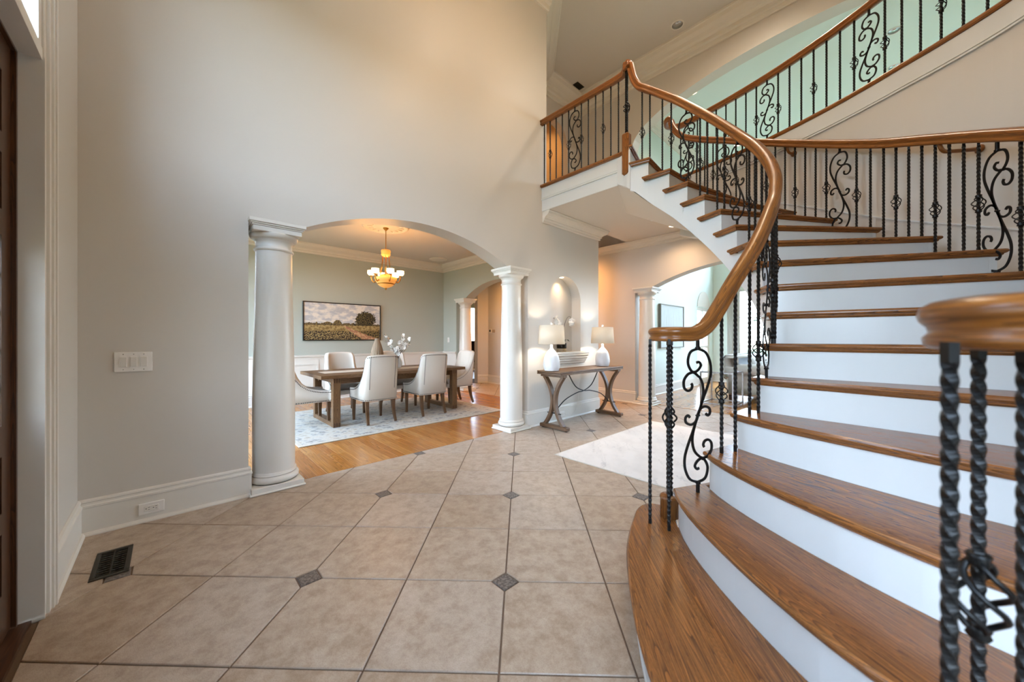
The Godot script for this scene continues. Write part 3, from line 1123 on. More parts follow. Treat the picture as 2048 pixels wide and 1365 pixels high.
# curved wall: rows of [deg, r_inner, r_outer, bottom, top]
func ribbon(st: SurfaceTool, rows: Array) -> void:
	for i in rows.size() - 1:
		var a: Array = rows[i]
		var b: Array = rows[i + 1]
		var ai := pol(a[1], a[0]); var ao := pol(a[2], a[0])
		var bi := pol(b[1], b[0]); var bo := pol(b[2], b[0])
		quad(st, V(ai.x, ai.y, a[3]), V(bi.x, bi.y, b[3]), V(bi.x, bi.y, b[4]), V(ai.x, ai.y, a[4]))
		quad(st, V(bo.x, bo.y, b[3]), V(ao.x, ao.y, a[3]), V(ao.x, ao.y, a[4]), V(bo.x, bo.y, b[4]))
		quad(st, V(ai.x, ai.y, a[4]), V(bi.x, bi.y, b[4]), V(bo.x, bo.y, b[4]), V(ao.x, ao.y, a[4]))
		quad(st, V(ao.x, ao.y, a[3]), V(bo.x, bo.y, b[3]), V(bi.x, bi.y, b[3]), V(ai.x, ai.y, a[3]))
	for e in [0, rows.size() - 1]:
		var a: Array = rows[e]
		var ai := pol(a[1], a[0]); var ao := pol(a[2], a[0])
		quad(st, V(ai.x, ai.y, a[3]), V(ao.x, ao.y, a[3]), V(ao.x, ao.y, a[4]), V(ai.x, ai.y, a[4]))

var rods := {}
var basket_mesh: ArrayMesh
var fat_basket: ArrayMesh
var collar_mesh: ArrayMesh

func rod(l: float, w: float) -> ArrayMesh:
	var key := "%d_%d" % [roundi(l * 100), roundi(w * 1000)]
	if rods.has(key): return rods[key]
	var st := flat()
	var n := int(l / 0.0055)
	var prev := []
	for i in n + 1:
		var y := l * i / n
		var a := y / 0.105 * TAU
		if y < 0.03 or y > l - 0.03: a = 0.0 if y < 0.03 else l / 0.105 * TAU
		var ring := []
		for s in 4:
			var t := a + TAU * (s + 0.5) / 4
			ring.append(Vector3(w * 0.707 * cos(t), y, w * 0.707 * sin(t)))
		if i > 0:
			for s in 4:
				var s2 := (s + 1) % 4
				quad(st, prev[s2], prev[s], ring[s], ring[s2])
		prev = ring
	rods[key] = mesh_of(st)
	return rods[key]

func make_basket(tall: float, bulge: float, wire: float) -> ArrayMesh:
	var st := soft()
	for w in 4:
		var pts := PackedVector3Array()
		for i in 13:
			var t := i / 12.0
			var r := 0.006 + bulge * pow(sin(PI * t), 0.85)
			var a := TAU * w / 4 + t * PI * 1.25
			pts.append(Vector3(r * cos(a), tall * (t - 0.5), r * sin(a)))
		tube(st, pts, wire, wire, 5)
	for y in [-tall / 2, tall / 2]:
		lathe(st, [Vector2(0, y - 0.011), Vector2(0.013, y - 0.011), Vector2(0.016, y - 0.006), Vector2(0.013, y), Vector2(0.016, y + 0.006), Vector2(0.013, y + 0.011), Vector2(0, y + 0.011)], 8)
	return mesh_of(st)

# scroll panel: curves drawn in a box 0.30 wide (x) and 1 tall (y), turned into flat bar
func scroll_mesh(tall: float) -> ArrayMesh:
	var key := "scroll_%d" % roundi(tall * 50)
	if rods.has(key): return rods[key]
	var half := [
		[[0, 283], [-37, 272], [-52, 242], [-50, 212], [-27, 184], [0, 192], [16, 212], [6, 227], [-7, 224]],
		[[0, 283], [43, 267], [68, 222], [70, 172], [53, 122], [23, 57], [0, 0]],
		[[-22, 184], [-52, 177], [-74, 152], [-74, 122], [-57, 107], [-37, 112], [-30, 127], [-35, 137]],
		[[-22, 184], [13, 157], [28, 122], [28, 82], [13, 32], [0, 0]],
		[[0, 4], [13, 27], [38, 37], [63, 27], [66, 7], [53, -3], [43, 7]],
	]
	var st := flat()
	var k := (tall - 0.11) / 566.0
	var kx := minf(k, 0.00118)
	var mid := tall / 2
	for sg in [1.0, -1.0]:
		for c in half:
			var pts := []
			for q in c: pts.append(Vector3(q[0] * kx * sg, mid + q[1] * k * sg, 0))
			sweep(st, spline(pts, 4), rect(0.013, 0.0055), Vector3.BACK)
	for y in [mid, mid + 184 * k, mid - 184 * k]:
		var off: float = -24 * kx if y > mid + 0.01 else (24 * kx if y < mid - 0.01 else 0.0)
		obox(st, Transform3D(Basis.from_euler(Vector3(0, 0, 0.5)), Vector3(off, y, 0)), Vector3(0.018, 0.012, 0.018), 0.002)
	for e in [[0.0, 0.055], [tall - 0.055, tall]]:
		obox(st, Transform3D(Basis.IDENTITY, Vector3(0, (e[0] + e[1]) / 2, 0)), Vector3(0.014, e[1] - e[0], 0.014), 0.001)
	for y in [0.052, tall - 0.052]:
		obox(st, Transform3D(Basis.IDENTITY, Vector3(0, y, 0)), Vector3(0.022, 0.014, 0.022), 0.003)
	rods[key] = mesh_of(st)
	return rods[key]

# kind: 0 twisted bar, 1 twisted bar with basket, 2 scroll, 3 stout bar with large basket
func baluster(parent: Node, p: Vector2, h0: float, h1: float, kind: int, dir: Vector2, at := 0.5) -> void:
	var l := snappedf(h1 - h0, 0.01)
	var x := V(dir.x, dir.y, 0).normalized()
	var xf := Transform3D(Basis(x, Vector3.UP, x.cross(Vector3.UP)), V(p.x, p.y, h0))
	if kind == 2:
		put(scroll_mesh(l), "scroll_baluster", M.iron, parent, xf)
		return
	var w := 0.026 if kind == 3 else 0.0132
	var b := put(rod(l, w), "baluster", M.iron, parent, xf)
	if kind == 1: put(basket_mesh, "basket", M.iron, b, Transform3D(Basis.IDENTITY, Vector3(0, l * at, 0)))
	if kind >= 3: put(fat_basket, "basket", M.iron, b, Transform3D(Basis.IDENTITY, Vector3(0, l * at, 0)))

const RAIL := [Vector2(-0.019, -0.038), Vector2(-0.028, -0.032), Vector2(-0.029, -0.021), Vector2(-0.022, -0.013), Vector2(-0.024, -0.005), Vector2(-0.032, 0.004), Vector2(-0.035, 0.014), Vector2(-0.031, 0.026), Vector2(-0.020, 0.034), Vector2(0, 0.038), Vector2(0.020, 0.034), Vector2(0.031, 0.026), Vector2(0.035, 0.014), Vector2(0.032, 0.004), Vector2(0.024, -0.005), Vector2(0.022, -0.013), Vector2(0.029, -0.021), Vector2(0.028, -0.032), Vector2(0.019, -0.038)]

func tread_rings(top: float) -> Array:
	return [Vector2(0.009, top), Vector2(0.003, top - 0.003), Vector2(0.0, top - 0.010), Vector2(0.0, top - 0.016), Vector2(0.004, top - 0.023), Vector2(0.010, top - 0.027), Vector2(0.013, top - 0.027), Vector2(0.014, top - 0.034), Vector2(0.021, top - 0.042), Vector2(0.026, top - 0.044)]

func build_stair() -> void:
	basket_mesh = make_basket(0.092, 0.024, 0.0032)
	fat_basket = make_basket(0.125, 0.031, 0.0052)
	var s := thing("staircase", "curved white staircase with oak treads and twisted iron balusters", "staircase")
	# starting step
	var poly := PackedVector2Array()
	var front := [[0.80, -114.5], [0.735, -118.0], [0.715, -123.0], [0.765, -129.1], [0.888, -134.2], [1.075, -138.7], [1.255, -140.8], [1.495, -141.9], [1.69, -142.2], [1.885, -141.9], [2.125, -140.8], [2.305, -139.2], [2.46, -136.5], [2.57, -133.0], [2.61, -129.0], [2.59, -126.0], [2.5, -124.5]]
	var fp := []
	for q in front:
		var a := pol(q[0], q[1])
		fp.append(V(a.x, a.y, 0))
	for q in spline(fp, 4): poly.append(Vector2(q.x, -q.z))
	for i in 21:
		var R := lerpf(ROUT[2] - 0.03, RIN[2] + 0.03, i / 20.0)
		poly.append(pol(R, nose_deg(2, R) + rad_to_deg(0.035 / R)))
	var st := flat()
	var mid := deg_to_rad(-139.0)
	plate(st, poly, tread_rings(RISE), Vector2(cos(mid), sin(mid)), Vector2(0.3, 0.1))
	part(st, "tread", M.oak, s)
	st = flat()
	plate(st, poly, [Vector2(0.034, RISE - 0.03), Vector2(0.034, 0.012), Vector2(0.03, 0.010), Vector2(0.03, 0.0)])
	part(st, "riser", M.riser, s)
	for k in range(2, 17):
		var top := k * RISE
		poly = PackedVector2Array()
		var ri: float = RIN[k]
		var ro: float = ROUT[k]
		for i in 17:
			var R := lerpf(ri, ro, i / 16.0)
			poly.append(pol(R, nose_deg(k, R)))
		var gi := rad_to_deg(0.035 / ri)
		var go := rad_to_deg(0.035 / ro)
		var R2 := ro
		poly.append(pol(R2, nose_deg(k + 1, R2) + go * 2.6))
		poly.append(pol(R2 - 0.034, nose_deg(k + 1, R2 - 0.034) + go * 2.6))
		for i in 13:
			var R := lerpf(ro - 0.034, ri + 0.034, i / 12.0)
			poly.append(pol(R, nose_deg(k + 1, R) + rad_to_deg(0.035 / R)))
		if k < 16:
			poly.append(pol(ri + 0.034, nose_deg(k + 1, ri + 0.034) + gi * 2.4))
			poly.append(pol(ri, nose_deg(k + 1, ri) + gi * 2.4))
		else:
			poly.append(pol(ri, nose_deg(k + 1, ri) + gi))
		st = flat()
		var a := deg_to_rad((ANG[k] + ANG[k + 1]) / 2)
		plate(st, poly, tread_rings(top), Vector2(cos(a), sin(a)), Vector2(0.37 * k, 0.23 * k))
		part(st, "tread", M.oak, s)
	for k in range(2, 18):
		st = flat()
		var rows := []
		for i in 13:
			var R := lerpf(RIN[k] + 0.034, ROUT[k] - 0.034, i / 12.0)
			rows.append([R, nose_deg(k, R) + rad_to_deg(0.030 / R), nose_deg(k, R) + rad_to_deg(0.048 / R)])
		var b0 := (k - 1) * RISE - 0.02
		var t0 := k * RISE - 0.028
		for i in 12:
			var a0 := pol(rows[i][0], rows[i][1]); var a1 := pol(rows[i + 1][0], rows[i + 1][1])
			var c0 := pol(rows[i][0], rows[i][2]); var c1 := pol(rows[i + 1][0], rows[i + 1][2])
			quad(st, V(a1.x, a1.y, b0), V(a0.x, a0.y, b0), V(a0.x, a0.y, t0), V(a1.x, a1.y, t0))
			quad(st, V(c0.x, c0.y, b0), V(c1.x, c1.y, b0), V(c1.x, c1.y, t0), V(c0.x, c0.y, t0))
		part(st, "riser", M.riser, s)
	# stringers, cut to the steps above and following the slope below
	for side in 2:
		st = flat()
		for k in range(2, 17):
			var R: float = (RIN[k] + 0.034) if side == 0 else (ROUT[k] - 0.034)
			var da := rad_to_deg(0.030 / R)
			var rows := []
			for i in 5:
				var d := lerpf(nose_deg(k, R) + da, nose_deg(k + 1, R) + da, i / 4.0)
				var rr: float = (rin_at(d) + 0.034) if side == 0 else (rout_at(d) - 0.034)
				var bot := maxf(0.0, nosing(d) - 0.49)
				rows.append([d, rr if side == 0 else rr - 0.04, rr + 0.04 if side == 0 else rr, bot, k * RISE - 0.026])
			ribbon(st, rows)
		if side == 0:
			ribbon(st, [[16.6, 1.214, 1.254, 2.835, 3.27], [18.5, 1.24, 1.28, 2.872, 3.27], [20.5, 1.293, 1.333, 2.912, 3.27], [24.0, 1.375, 1.40, 2.984, 3.27]])
		part(st, "stringer", M.riser, s)
	# plaster underside
	st = soft()
	for i in 60:
		var d0 := lerpf(-104.0, 24.0, i / 60.0)
		var d1 := lerpf(-104.0, 24.0, (i + 1) / 60.0)
		var b0 := maxf(0.01, nosing(d0) - 0.485) if d0 < 6.0 else lerpf(2.622, 2.984, (d0 - 6.0) / 18.0)
		var b1 := maxf(0.01, nosing(d1) - 0.485) if d1 < 6.0 else lerpf(2.622, 2.984, (d1 - 6.0) / 18.0)
		var w0 := maxf(0.0, d0 - 16.0) * 0.022
		var w1 := maxf(0.0, d1 - 16.0) * 0.022
		quad(st, P3(rin_at(d0) + 0.05 + w0, d0, b0), P3(rout_at(d0) - 0.04, d0, b0), P3(rout_at(d1) - 0.04, d1, b1), P3(rin_at(d1) + 0.05 + w1, d1, b1))
	part(st, "plaster_soffit", M.ceiling, s)

	# handrails
	var inner := []
	var p0 := pol(1.03, -122.0)
	var nrm := (Vector2(CU, CV) - p0).normalized()
	var vc := p0 + nrm * 0.098
	var ph := (-nrm).angle()
	for i in range(22, 0, -1):
		var t := i / 22.0
		var rr := lerpf(0.098, 0.030, t)
		var q := vc + Vector2.from_angle(ph - t * TAU * 1.2) * rr
		inner.append(V(q.x, q.y, 1.222))
	var track := [[-122.0, 1.03, 1.222], [-118.0, 1.036, 1.226], [-114.0, 1.044, 1.268], [-110.0, 1.055, 1.362], [-105.0, 1.07, 1.495], [-100.0, 1.088, 1.612], [-95.0, 1.105, 1.722], [-90.0, 1.12, 1.835], [-84.0, 1.14, 1.975], [-78.0, 1.155, 2.085]]
	for q in track:
		var a := pol(q[1], q[0])
		inner.append(V(a.x, a.y, q[2]))
	for d in range(-72, 7, 6):
		var a := pol(rin_at(d) + 0.05, d)
		inner.append(V(a.x, a.y, nosing(d) + 0.718))
	for q in [[10.0, 1.225, 3.895], [12.6, 1.232, 3.945], [14.8, 1.242, 4.035], [16.1, 1.25, 4.14], [17.0, 1.256, 4.23]]:
		var a := pol(q[1], q[0])
		inner.append(V(a.x, a.y, q[2]))
	st = soft()
	sweep(st, spline(inner, 4), RAIL)
	part(st, "handrail", M.oak_rail, s)
	st = soft()
	lathe(st, [Vector2(0, 0.040), Vector2(0.034, 0.040), Vector2(0.044, 0.034), Vector2(0.044, -0.034), Vector2(0.034, -0.040), Vector2(0, -0.040)], 24, Transform3D(Basis.IDENTITY, V(vc.x, vc.y, 1.222)))
	part(st, "volute_cap", M.oak_rail, s)
	var outer := []
	p0 = pol(2.315, -132.0)
	nrm = (p0 - Vector2(CU, CV)).normalized()
	vc = p0 + nrm * 0.11
	ph = (-nrm).angle()
	for i in range(22, 0, -1):
		var t := i / 22.0
		var q := vc + Vector2.from_angle(ph + t * TAU * 1.2) * lerpf(0.11, 0.032, t)
		outer.append(V(q.x, q.y, 1.222))
	for q in [[-132.0, 2.315, 1.222], [-129.0, 2.315, 1.224], [-125.0, 2.32, 1.245], [-121.0, 2.328, 1.30], [-116.0, 2.335, 1.385], [-110.0, 2.345, 1.48], [-100.0, 2.365, 1.60], [-92.0, 2.38, 1.735]]:
		var a := pol(q[1], q[0])
		outer.append(V(a.x, a.y, q[2]))
	for d in range(-84, 3, 6):
		var a := pol(rout_at(d) - 0.06, d)
		outer.append(V(a.x, a.y, nosing(d) + 0.70))
	for q in [[4.5, 2.41, 3.80], [7.0, 2.43, 3.88], [9.0, 2.455, 4.0], [10.3, 2.49, 4.15]]:
		var a := pol(q[1], q[0])
		outer.append(V(a.x, a.y, q[2]))
	st = soft()
	sweep(st, spline(outer, 4), RAIL)
	part(st, "handrail", M.oak_rail, s)
	st = soft()
	lathe(st, [Vector2(0, 0.040), Vector2(0.036, 0.040), Vector2(0.048, 0.034), Vector2(0.048, -0.034), Vector2(0.036, -0.040), Vector2(0, -0.040)], 24, Transform3D(Basis.IDENTITY, V(vc.x, vc.y, 1.222)))
	part(st, "volute_cap", M.oak_rail, s)
	for d in [-51.0, -21.0]:
		st = soft()
		var r0 := rout_at(d) - 0.06
		var bh := nosing(d) + 0.655
		tube(st, spline([P3(gal(d) - 0.002, d, bh - 0.045), P3(r0 + 0.075, d, bh - 0.05), P3(r0 + 0.025, d, bh - 0.04), P3(r0, d, bh + 0.015)], 5), 0.015, 0.012, 8)
		lathe(st, [Vector2(0, -0.004), Vector2(0.03, -0.004), Vector2(0.03, 0.004), Vector2(0.018, 0.012), Vector2(0, 0.012)], 14, Transform3D(Basis(Quaternion(Vector3.UP, V(cos(deg_to_rad(d)), sin(deg_to_rad(d)), 0) * -1.0)), P3(gal(d) - 0.004, d, bh - 0.045)))
		part(st, "rail_bracket", M.oak_rail, s)

	# turned block and balusters of the left volute
	var nb := pol(0.885, -120.0)
	st = soft()
	lathe(st, [Vector2(0, RISE + 0.118), Vector2(0.046, RISE + 0.118), Vector2(0.052, RISE + 0.113), Vector2(0.054, RISE + 0.104), Vector2(0.050, RISE + 0.096), Vector2(0.0505, RISE + 0.0), Vector2(0, RISE)], 28, Transform3D(Basis.IDENTITY, V(nb.x, nb.y, 0)))
	part(st, "newel_block", M.oak, s)
	var rise_dir := Vector2(0.7, 0.7)
	baluster(s, nb, RISE + 0.115, 1.19, 3, rise_dir, 0.50)
	for q in [[0.945, -129.6, 0], [1.028, -126.0, 0]]:
		var a := pol(q[0], q[1])
		baluster(s, a, RISE, 1.19, q[2], rise_dir)
	for q in [[2.411, -135.4, 0], [2.293, -130.66, 4], [2.41, -132.9, 0]]:
		var a := pol(q[0], q[1])
		baluster(s, a, RISE, 1.19, q[2], rise_dir, 0.565)
	# inner side: one scroll on every third tread, else two bars
	for k in range(2, 17):
		var w := clampf((k - 4) / 6.0, 0, 1)
		var fa := lerpf(0.38, 0.08, w)
		var fb := lerpf(0.80, 0.50, w)
		var spots := [[fa, 0], [fb, 1]]
		if k % 3 == 2: spots = [[lerpf(0.60, 0.27, w), 2]]
		elif k % 3 == 0: spots = [[fa, 1], [fb, 0]]
		if k == 16: spots = [[0.10, 0], [0.52, 1]]
		for q in spots:
			var d := lerpf(nose_deg(k, RIN[k] + 0.05), nose_deg(k + 1, RIN[k] + 0.05), q[0])
			var R := rin_at(d) + 0.05
			var top := rail_height(inner, pol(R, d)) - 0.034
			baluster(s, pol(R, d), k * RISE, top, q[1], Vector2(-sin(deg_to_rad(d)), cos(deg_to_rad(d))), 0.36 + 0.10 * (1.0 - q[0]))
	# outer side: closer set, a scroll between baskets in every run of eleven
	var run := [[0.0, 2], [3.4, 1], [6.1, 0], [8.6, 0], [10.9, 1], [13.2, 0], [15.5, 0], [17.8, 1], [20.1, 0], [22.4, 0], [24.7, 1]]
	for n in range(-2, 4):
		for q in run:
			var d: float = -32.6 - 27.5 * n - q[0]
			if d > 8.5 or d < -122.0: continue
			var R := rout_at(d) - 0.06
			var k := 1
			while k < 16 and nose_deg(k + 1, R) < d - 0.2: k += 1
			var top := rail_height(outer, pol(R, d)) - 0.034
			baluster(s, pol(R, d), k * RISE, top, q[1], Vector2(-sin(deg_to_rad(d)), cos(deg_to_rad(d))), 0.44)

	build_balcony()
	build_gallery()

func rail_height(path: Array, p: Vector2) -> float:
	var best := 1e9
	var h := 1.2
	for i in path.size() - 1:
		var a: Vector3 = path[i]
		var b: Vector3 = path[i + 1]
		var a2 := Vector2(a.x, -a.z)
		var b2 := Vector2(b.x, -b.z)
		var q := Geometry2D.get_closest_point_to_segment(p, a2, b2)
		var d := q.distance_squared_to(p)
		if d < best:
			best = d
			h = lerpf(a.y, b.y, a2.distance_to(q) / maxf(a2.distance_to(b2), 1e-5))
	return h

# ------------------------------------------------------------------ balcony between the dining wall and the stair head
func build_balcony() -> void:
	var g := 3.315
	var u := 3.745
	var slab := setting("floor_upper")
	var poly := PackedVector2Array([Vector2(u + 0.05, 3.385), Vector2(u + 0.05, 2.15)])
	poly.append(pol(1.30, 20.0)); poly.append(pol(1.22, 17.0))
	for i in 7: poly.append(pol(lerpf(1.22, 2.43, i / 6.0), 17.0))
	for d in [14.0, 8.0, 2.0, -4.0, -10.0, -16.0, -22.0, -28.0, -34.0, -40.0, -46.0, -52.0, -58.0]: poly.append(pol(gal(d) + 0.10, d))
	poly.append_array([Vector2(6.25, -0.6), Vector2(6.25, 4.55), Vector2(5.05, 4.55), Vector2(3.88, 3.385)])
	var st := flat()
	extrude(st, poly, V(0, 0, LOW), V(1, 0, 0), V(0, 1, 0), Vector3.UP * (g - 0.005 - LOW))
	part(st, "slab", M.ceiling, slab)
	# white fascia boards
	st = flat()
	box(st, u + 0.03, u + 0.052, 2.12, 3.385, 3.13, 3.295)
	box(st, u + 0.037, u + 0.052, 2.12, 3.385, LOW - 0.004, 3.13)
	box(st, u + 0.022, u + 0.052, 2.12, 3.385, 3.125, 3.137)
	box(st, u + 0.026, u + 0.052, 2.12, 3.385, 3.148, 3.154)
	part(st, "fascia", M.riser, slab)
	st = flat()
	var rows := []
	for i in 12:
		var R := lerpf(1.20, 2.45, i / 11.0)
		rows.append(pol(R, 15.3))
	var np := PackedVector2Array(rows)
	for i in 12: np.append(pol(lerpf(2.45, 1.20, i / 11.0), 17.3))
	plate(st, np, tread_rings(g), Vector2(1, 0.27).normalized(), Vector2(0.2, 0.4))
	part(st, "landing_nosing", M.oak, slab)

	var r := thing("balcony_railing", "level oak and iron balcony railing meeting the tall dining wall", "railing")
	st = flat()
	obox(st, Transform3D(Basis.IDENTITY, V(u + 0.035, (3.385 + 2.10) / 2, 3.312)), Vector3(0.09, 0.040, 1.285), 0.012)
	part(st, "base_band", M.oak_rail, r)
	st = soft()
	sweep(st, spline([V(u + 0.03, 3.40, 4.205), V(u + 0.03, 2.9, 4.205), V(u + 0.03, 2.4, 4.205), V(u + 0.02, 2.16, 4.206), V(u - 0.01, 2.09, 4.215), V(u - 0.045, 2.05, 4.218), V(u - 0.07, 2.02, 4.225), V(u - 0.085, 1.998, 4.23)], 5), RAIL)
	part(st, "handrail", M.oak_rail, r)
	st = soft()
	lathe(st, [Vector2(0, 0.05), Vector2(0.03, 0.05), Vector2(0.042, 0.042), Vector2(0.044, 0.03), Vector2(0.04, 0.02), Vector2(0.046, 0.0), Vector2(0.046, -0.03), Vector2(0.036, -0.042), Vector2(0, -0.042)], 22, Transform3D(Basis.IDENTITY, V(u - 0.045, 2.05, 4.22)))
	part(st, "newel_cap", M.oak_rail, r)
	st = flat()
	obox(st, Transform3D(Basis.IDENTITY, V(u - 0.045, 2.05, 3.25)), Vector3(0.085, 0.46, 0.085), 0.016)
	part(st, "newel_block", M.oak_rail, r)
	baluster(r, Vector2(u - 0.045, 2.05), 3.47, 4.18, 3, Vector2(0, 1), 0.42)
	var n := [[3.335, 0], [3.23, 1], [3.125, 0], [3.02, 0], [2.915, 1], [2.815, 2], [2.715, 1], [2.61, 0], [2.505, 0], [2.40, 1], [2.295, 0], [2.195, 0]]
	for q in n:
		baluster(r, Vector2(u + 0.035, q[0]), 3.33, 4.172, q[1], Vector2(0, 1), 0.46)

# ------------------------------------------------------------------ gallery along the outer wall of the stair
func build_gallery() -> void:
	var st := flat()
	var rows := []
	for i in 64:
		var d := lerpf(-120.0, 9.0, i / 63.0)
		var bot := nosing(d) - 0.52 if d > -95.0 else 0.0
		rows.append([d, gal(d), gal(d) + 0.12, maxf(bot, 0.0), 3.445 if d > -57.0 else CEIL])
	ribbon(st, rows)
	struct(st, "wall_stair", M.wall)
	var tr := setting("trim_7")
	st = flat()
	rows = []
	for i in 40:
		var d := lerpf(-56.5, 9.0, i / 39.0)
		rows.append([d, gal(d) - 0.018, gal(d) + 0.001, 3.262, 3.275])
	ribbon(st, rows)
	rows = []
	for i in 40:
		var d := lerpf(-56.5, 9.0, i / 39.0)
		rows.append([d, gal(d) - 0.011, gal(d) + 0.001, 3.288, 3.298])
	ribbon(st, rows)
	rows = []
	for i in 40:
		var d := lerpf(-56.5, 9.0, i / 39.0)
		rows.append([d, gal(d) - 0.006, gal(d) + 0.001, 3.298, 3.44])
	ribbon(st, rows)
	part(st, "fascia_moulding", M.riser, tr)
	st = flat()
	rows = []
	for i in 50:
		var d := lerpf(-100.0, 9.0, i / 49.0)
		rows.append([d, gal(d) - 0.012, gal(d) + 0.001, nosing(d) + 0.058, nosing(d) + 0.070])
	ribbon(st, rows)
	part(st, "skirt_bead", M.riser, tr)
	st = flat()
	obox(st, Transform3D(Basis.IDENTITY.rotated(Vector3.UP, deg_to_rad(-57.5)), P3(gal(-58.5) - 0.01, -58.5, (3.38 + CEIL) / 2)), Vector3(0.06, CEIL - 3.38, 0.16), 0.006)
	part(st, "pilaster", M.riser, tr)

	var r := thing("gallery_railing", "curved oak and iron gallery railing above the stair's outer wall", "railing")
	var pts := []
	for i in 34: pts.append(P3(gal(lerpf(10.0, -57.0, i / 33.0)) + 0.03, lerpf(10.0, -57.0, i / 33.0), 3.463))
	st = flat()
	sweep(st, PackedVector3Array(pts), [Vector2(-0.045, -0.021), Vector2(-0.052, -0.010), Vector2(-0.052, 0.008), Vector2(-0.044, 0.020), Vector2(0.044, 0.020), Vector2(0.052, 0.008), Vector2(0.052, -0.010), Vector2(0.045, -0.021)])
	part(st, "base_band", M.oak_rail, r)
	pts = [P3(2.495, 10.6, 4.19), P3(2.54, 11.6, 4.205), P3(2.60, 12.2, 4.205), P3(2.68, 12.2, 4.205), P3(2.745, 11.2, 4.205)]
	for i in 34: pts.append(P3(gal(lerpf(9.0, -57.0, i / 33.0)) + 0.03, lerpf(9.0, -57.0, i / 33.0), 4.205))
	st = soft()
	sweep(st, spline(pts, 3), RAIL)
	part(st, "handrail", M.oak_rail, r)
	var d := 6.82
	var i := 1
	while d > -57.0:
		var kind := 0
		var k := (i + 3) % 8
		var step := 2.64
		if k == 4:
			kind = 2
		elif k == 3 or k == 5 or k == 0: kind = 1
		var p := pol(gal(d) + 0.03, d)
		var nx := pol(gal(d - 1.0) + 0.03, d - 1.0)
		baluster(r, p, 3.482, 4.172, kind, (nx - p).normalized(), 0.42)
		d -= step
		i += 1

# ------------------------------------------------------------------ columns
func build_columns() -> void:
	var c := thing("column", "white column at the near side of the dining archway beside the switch plate", "column", V(0.627, 3.502, 0), 0.0, "white columns under the arches")
	var st := flat()
	var a := 0.178
	obox(st, Transform3D(Basis.IDENTITY, Vector3(0, 0.027, 0)), Vector3(2 * a, 0.054, 2 * a), 0.004)
	obox(st, Transform3D(Basis.IDENTITY, Vector3(0, 0.008, 0)), Vector3(2 * a + 0.024, 0.016, 2 * a + 0.024), 0.006)
	part(st, "plinth", M.trim, c)
	st = soft()
	var pr := [Vector2(0.165, 0.054)]
	for i in 9:
		var t := -PI / 2 + PI * i / 8.0
		pr.append(Vector2(0.150 + 0.026 * cos(t), 0.082 + 0.028 * sin(t)))
	pr.append_array([Vector2(0.160, 0.110), Vector2(0.160, 0.122)])
	for i in 5:
		var t := PI / 2 * i / 4.0
		pr.append(Vector2(0.1485 + 0.011 * cos(t), 0.122 + 0.018 * sin(t)))
	lathe(st, pr, 48)
	part(st, "base_moulding", M.trim, c)
	st = soft()
	pr = []
	for i in 25:
		var t := i / 24.0
		var ent := 0.148 - 0.021 * smoothstep(0.25, 1.0, t)
		pr.append(Vector2(ent, lerpf(0.138, 1.90, t)))
	lathe(st, pr, 56)
	part(st, "shaft", M.trim, c)
	st = soft()
	pr = [Vector2(0.127, 1.898), Vector2(0.136, 1.902), Vector2(0.140, 1.911), Vector2(0.136, 1.920), Vector2(0.127, 1.924), Vector2(0.127, 1.972), Vector2(0.133, 1.976), Vector2(0.134, 1.986), Vector2(0.142, 1.992)]
	for i in 7:
		var t := PI / 2 * i / 6.0
		pr.append(Vector2(0.142 + 0.028 * sin(t), 1.992 + 0.040 * (1 - cos(t))))
	pr.append(Vector2(0.12, 2.034))
	lathe(st, pr, 48)
	part(st, "capital", M.trim, c)
	st = flat()
	for q in [[0.165, 2.030, 2.066], [0.172, 2.066, 2.078], [0.182, 2.078, 2.090], [0.192, 2.090, 2.1165]]:
		obox(st, Transform3D(Basis.IDENTITY, Vector3(0, (q[1] + q[2]) / 2, 0)), Vector3(2 * q[0], q[2] - q[1] + 0.001, 2 * q[0]), 0.003)
	part(st, "abacus", M.trim, c)
	copy(c, "column", "white column at the far side of the dining archway beside the console table", V(3.305, 3.502, 0))
	copy(c, "column", "cream column of the small arch between dining room and hall", V(5.04, 6.905, 0))
	copy(c, "column", "white column of the living room arch seen behind the left volute", V(6.36, 3.115, 0))

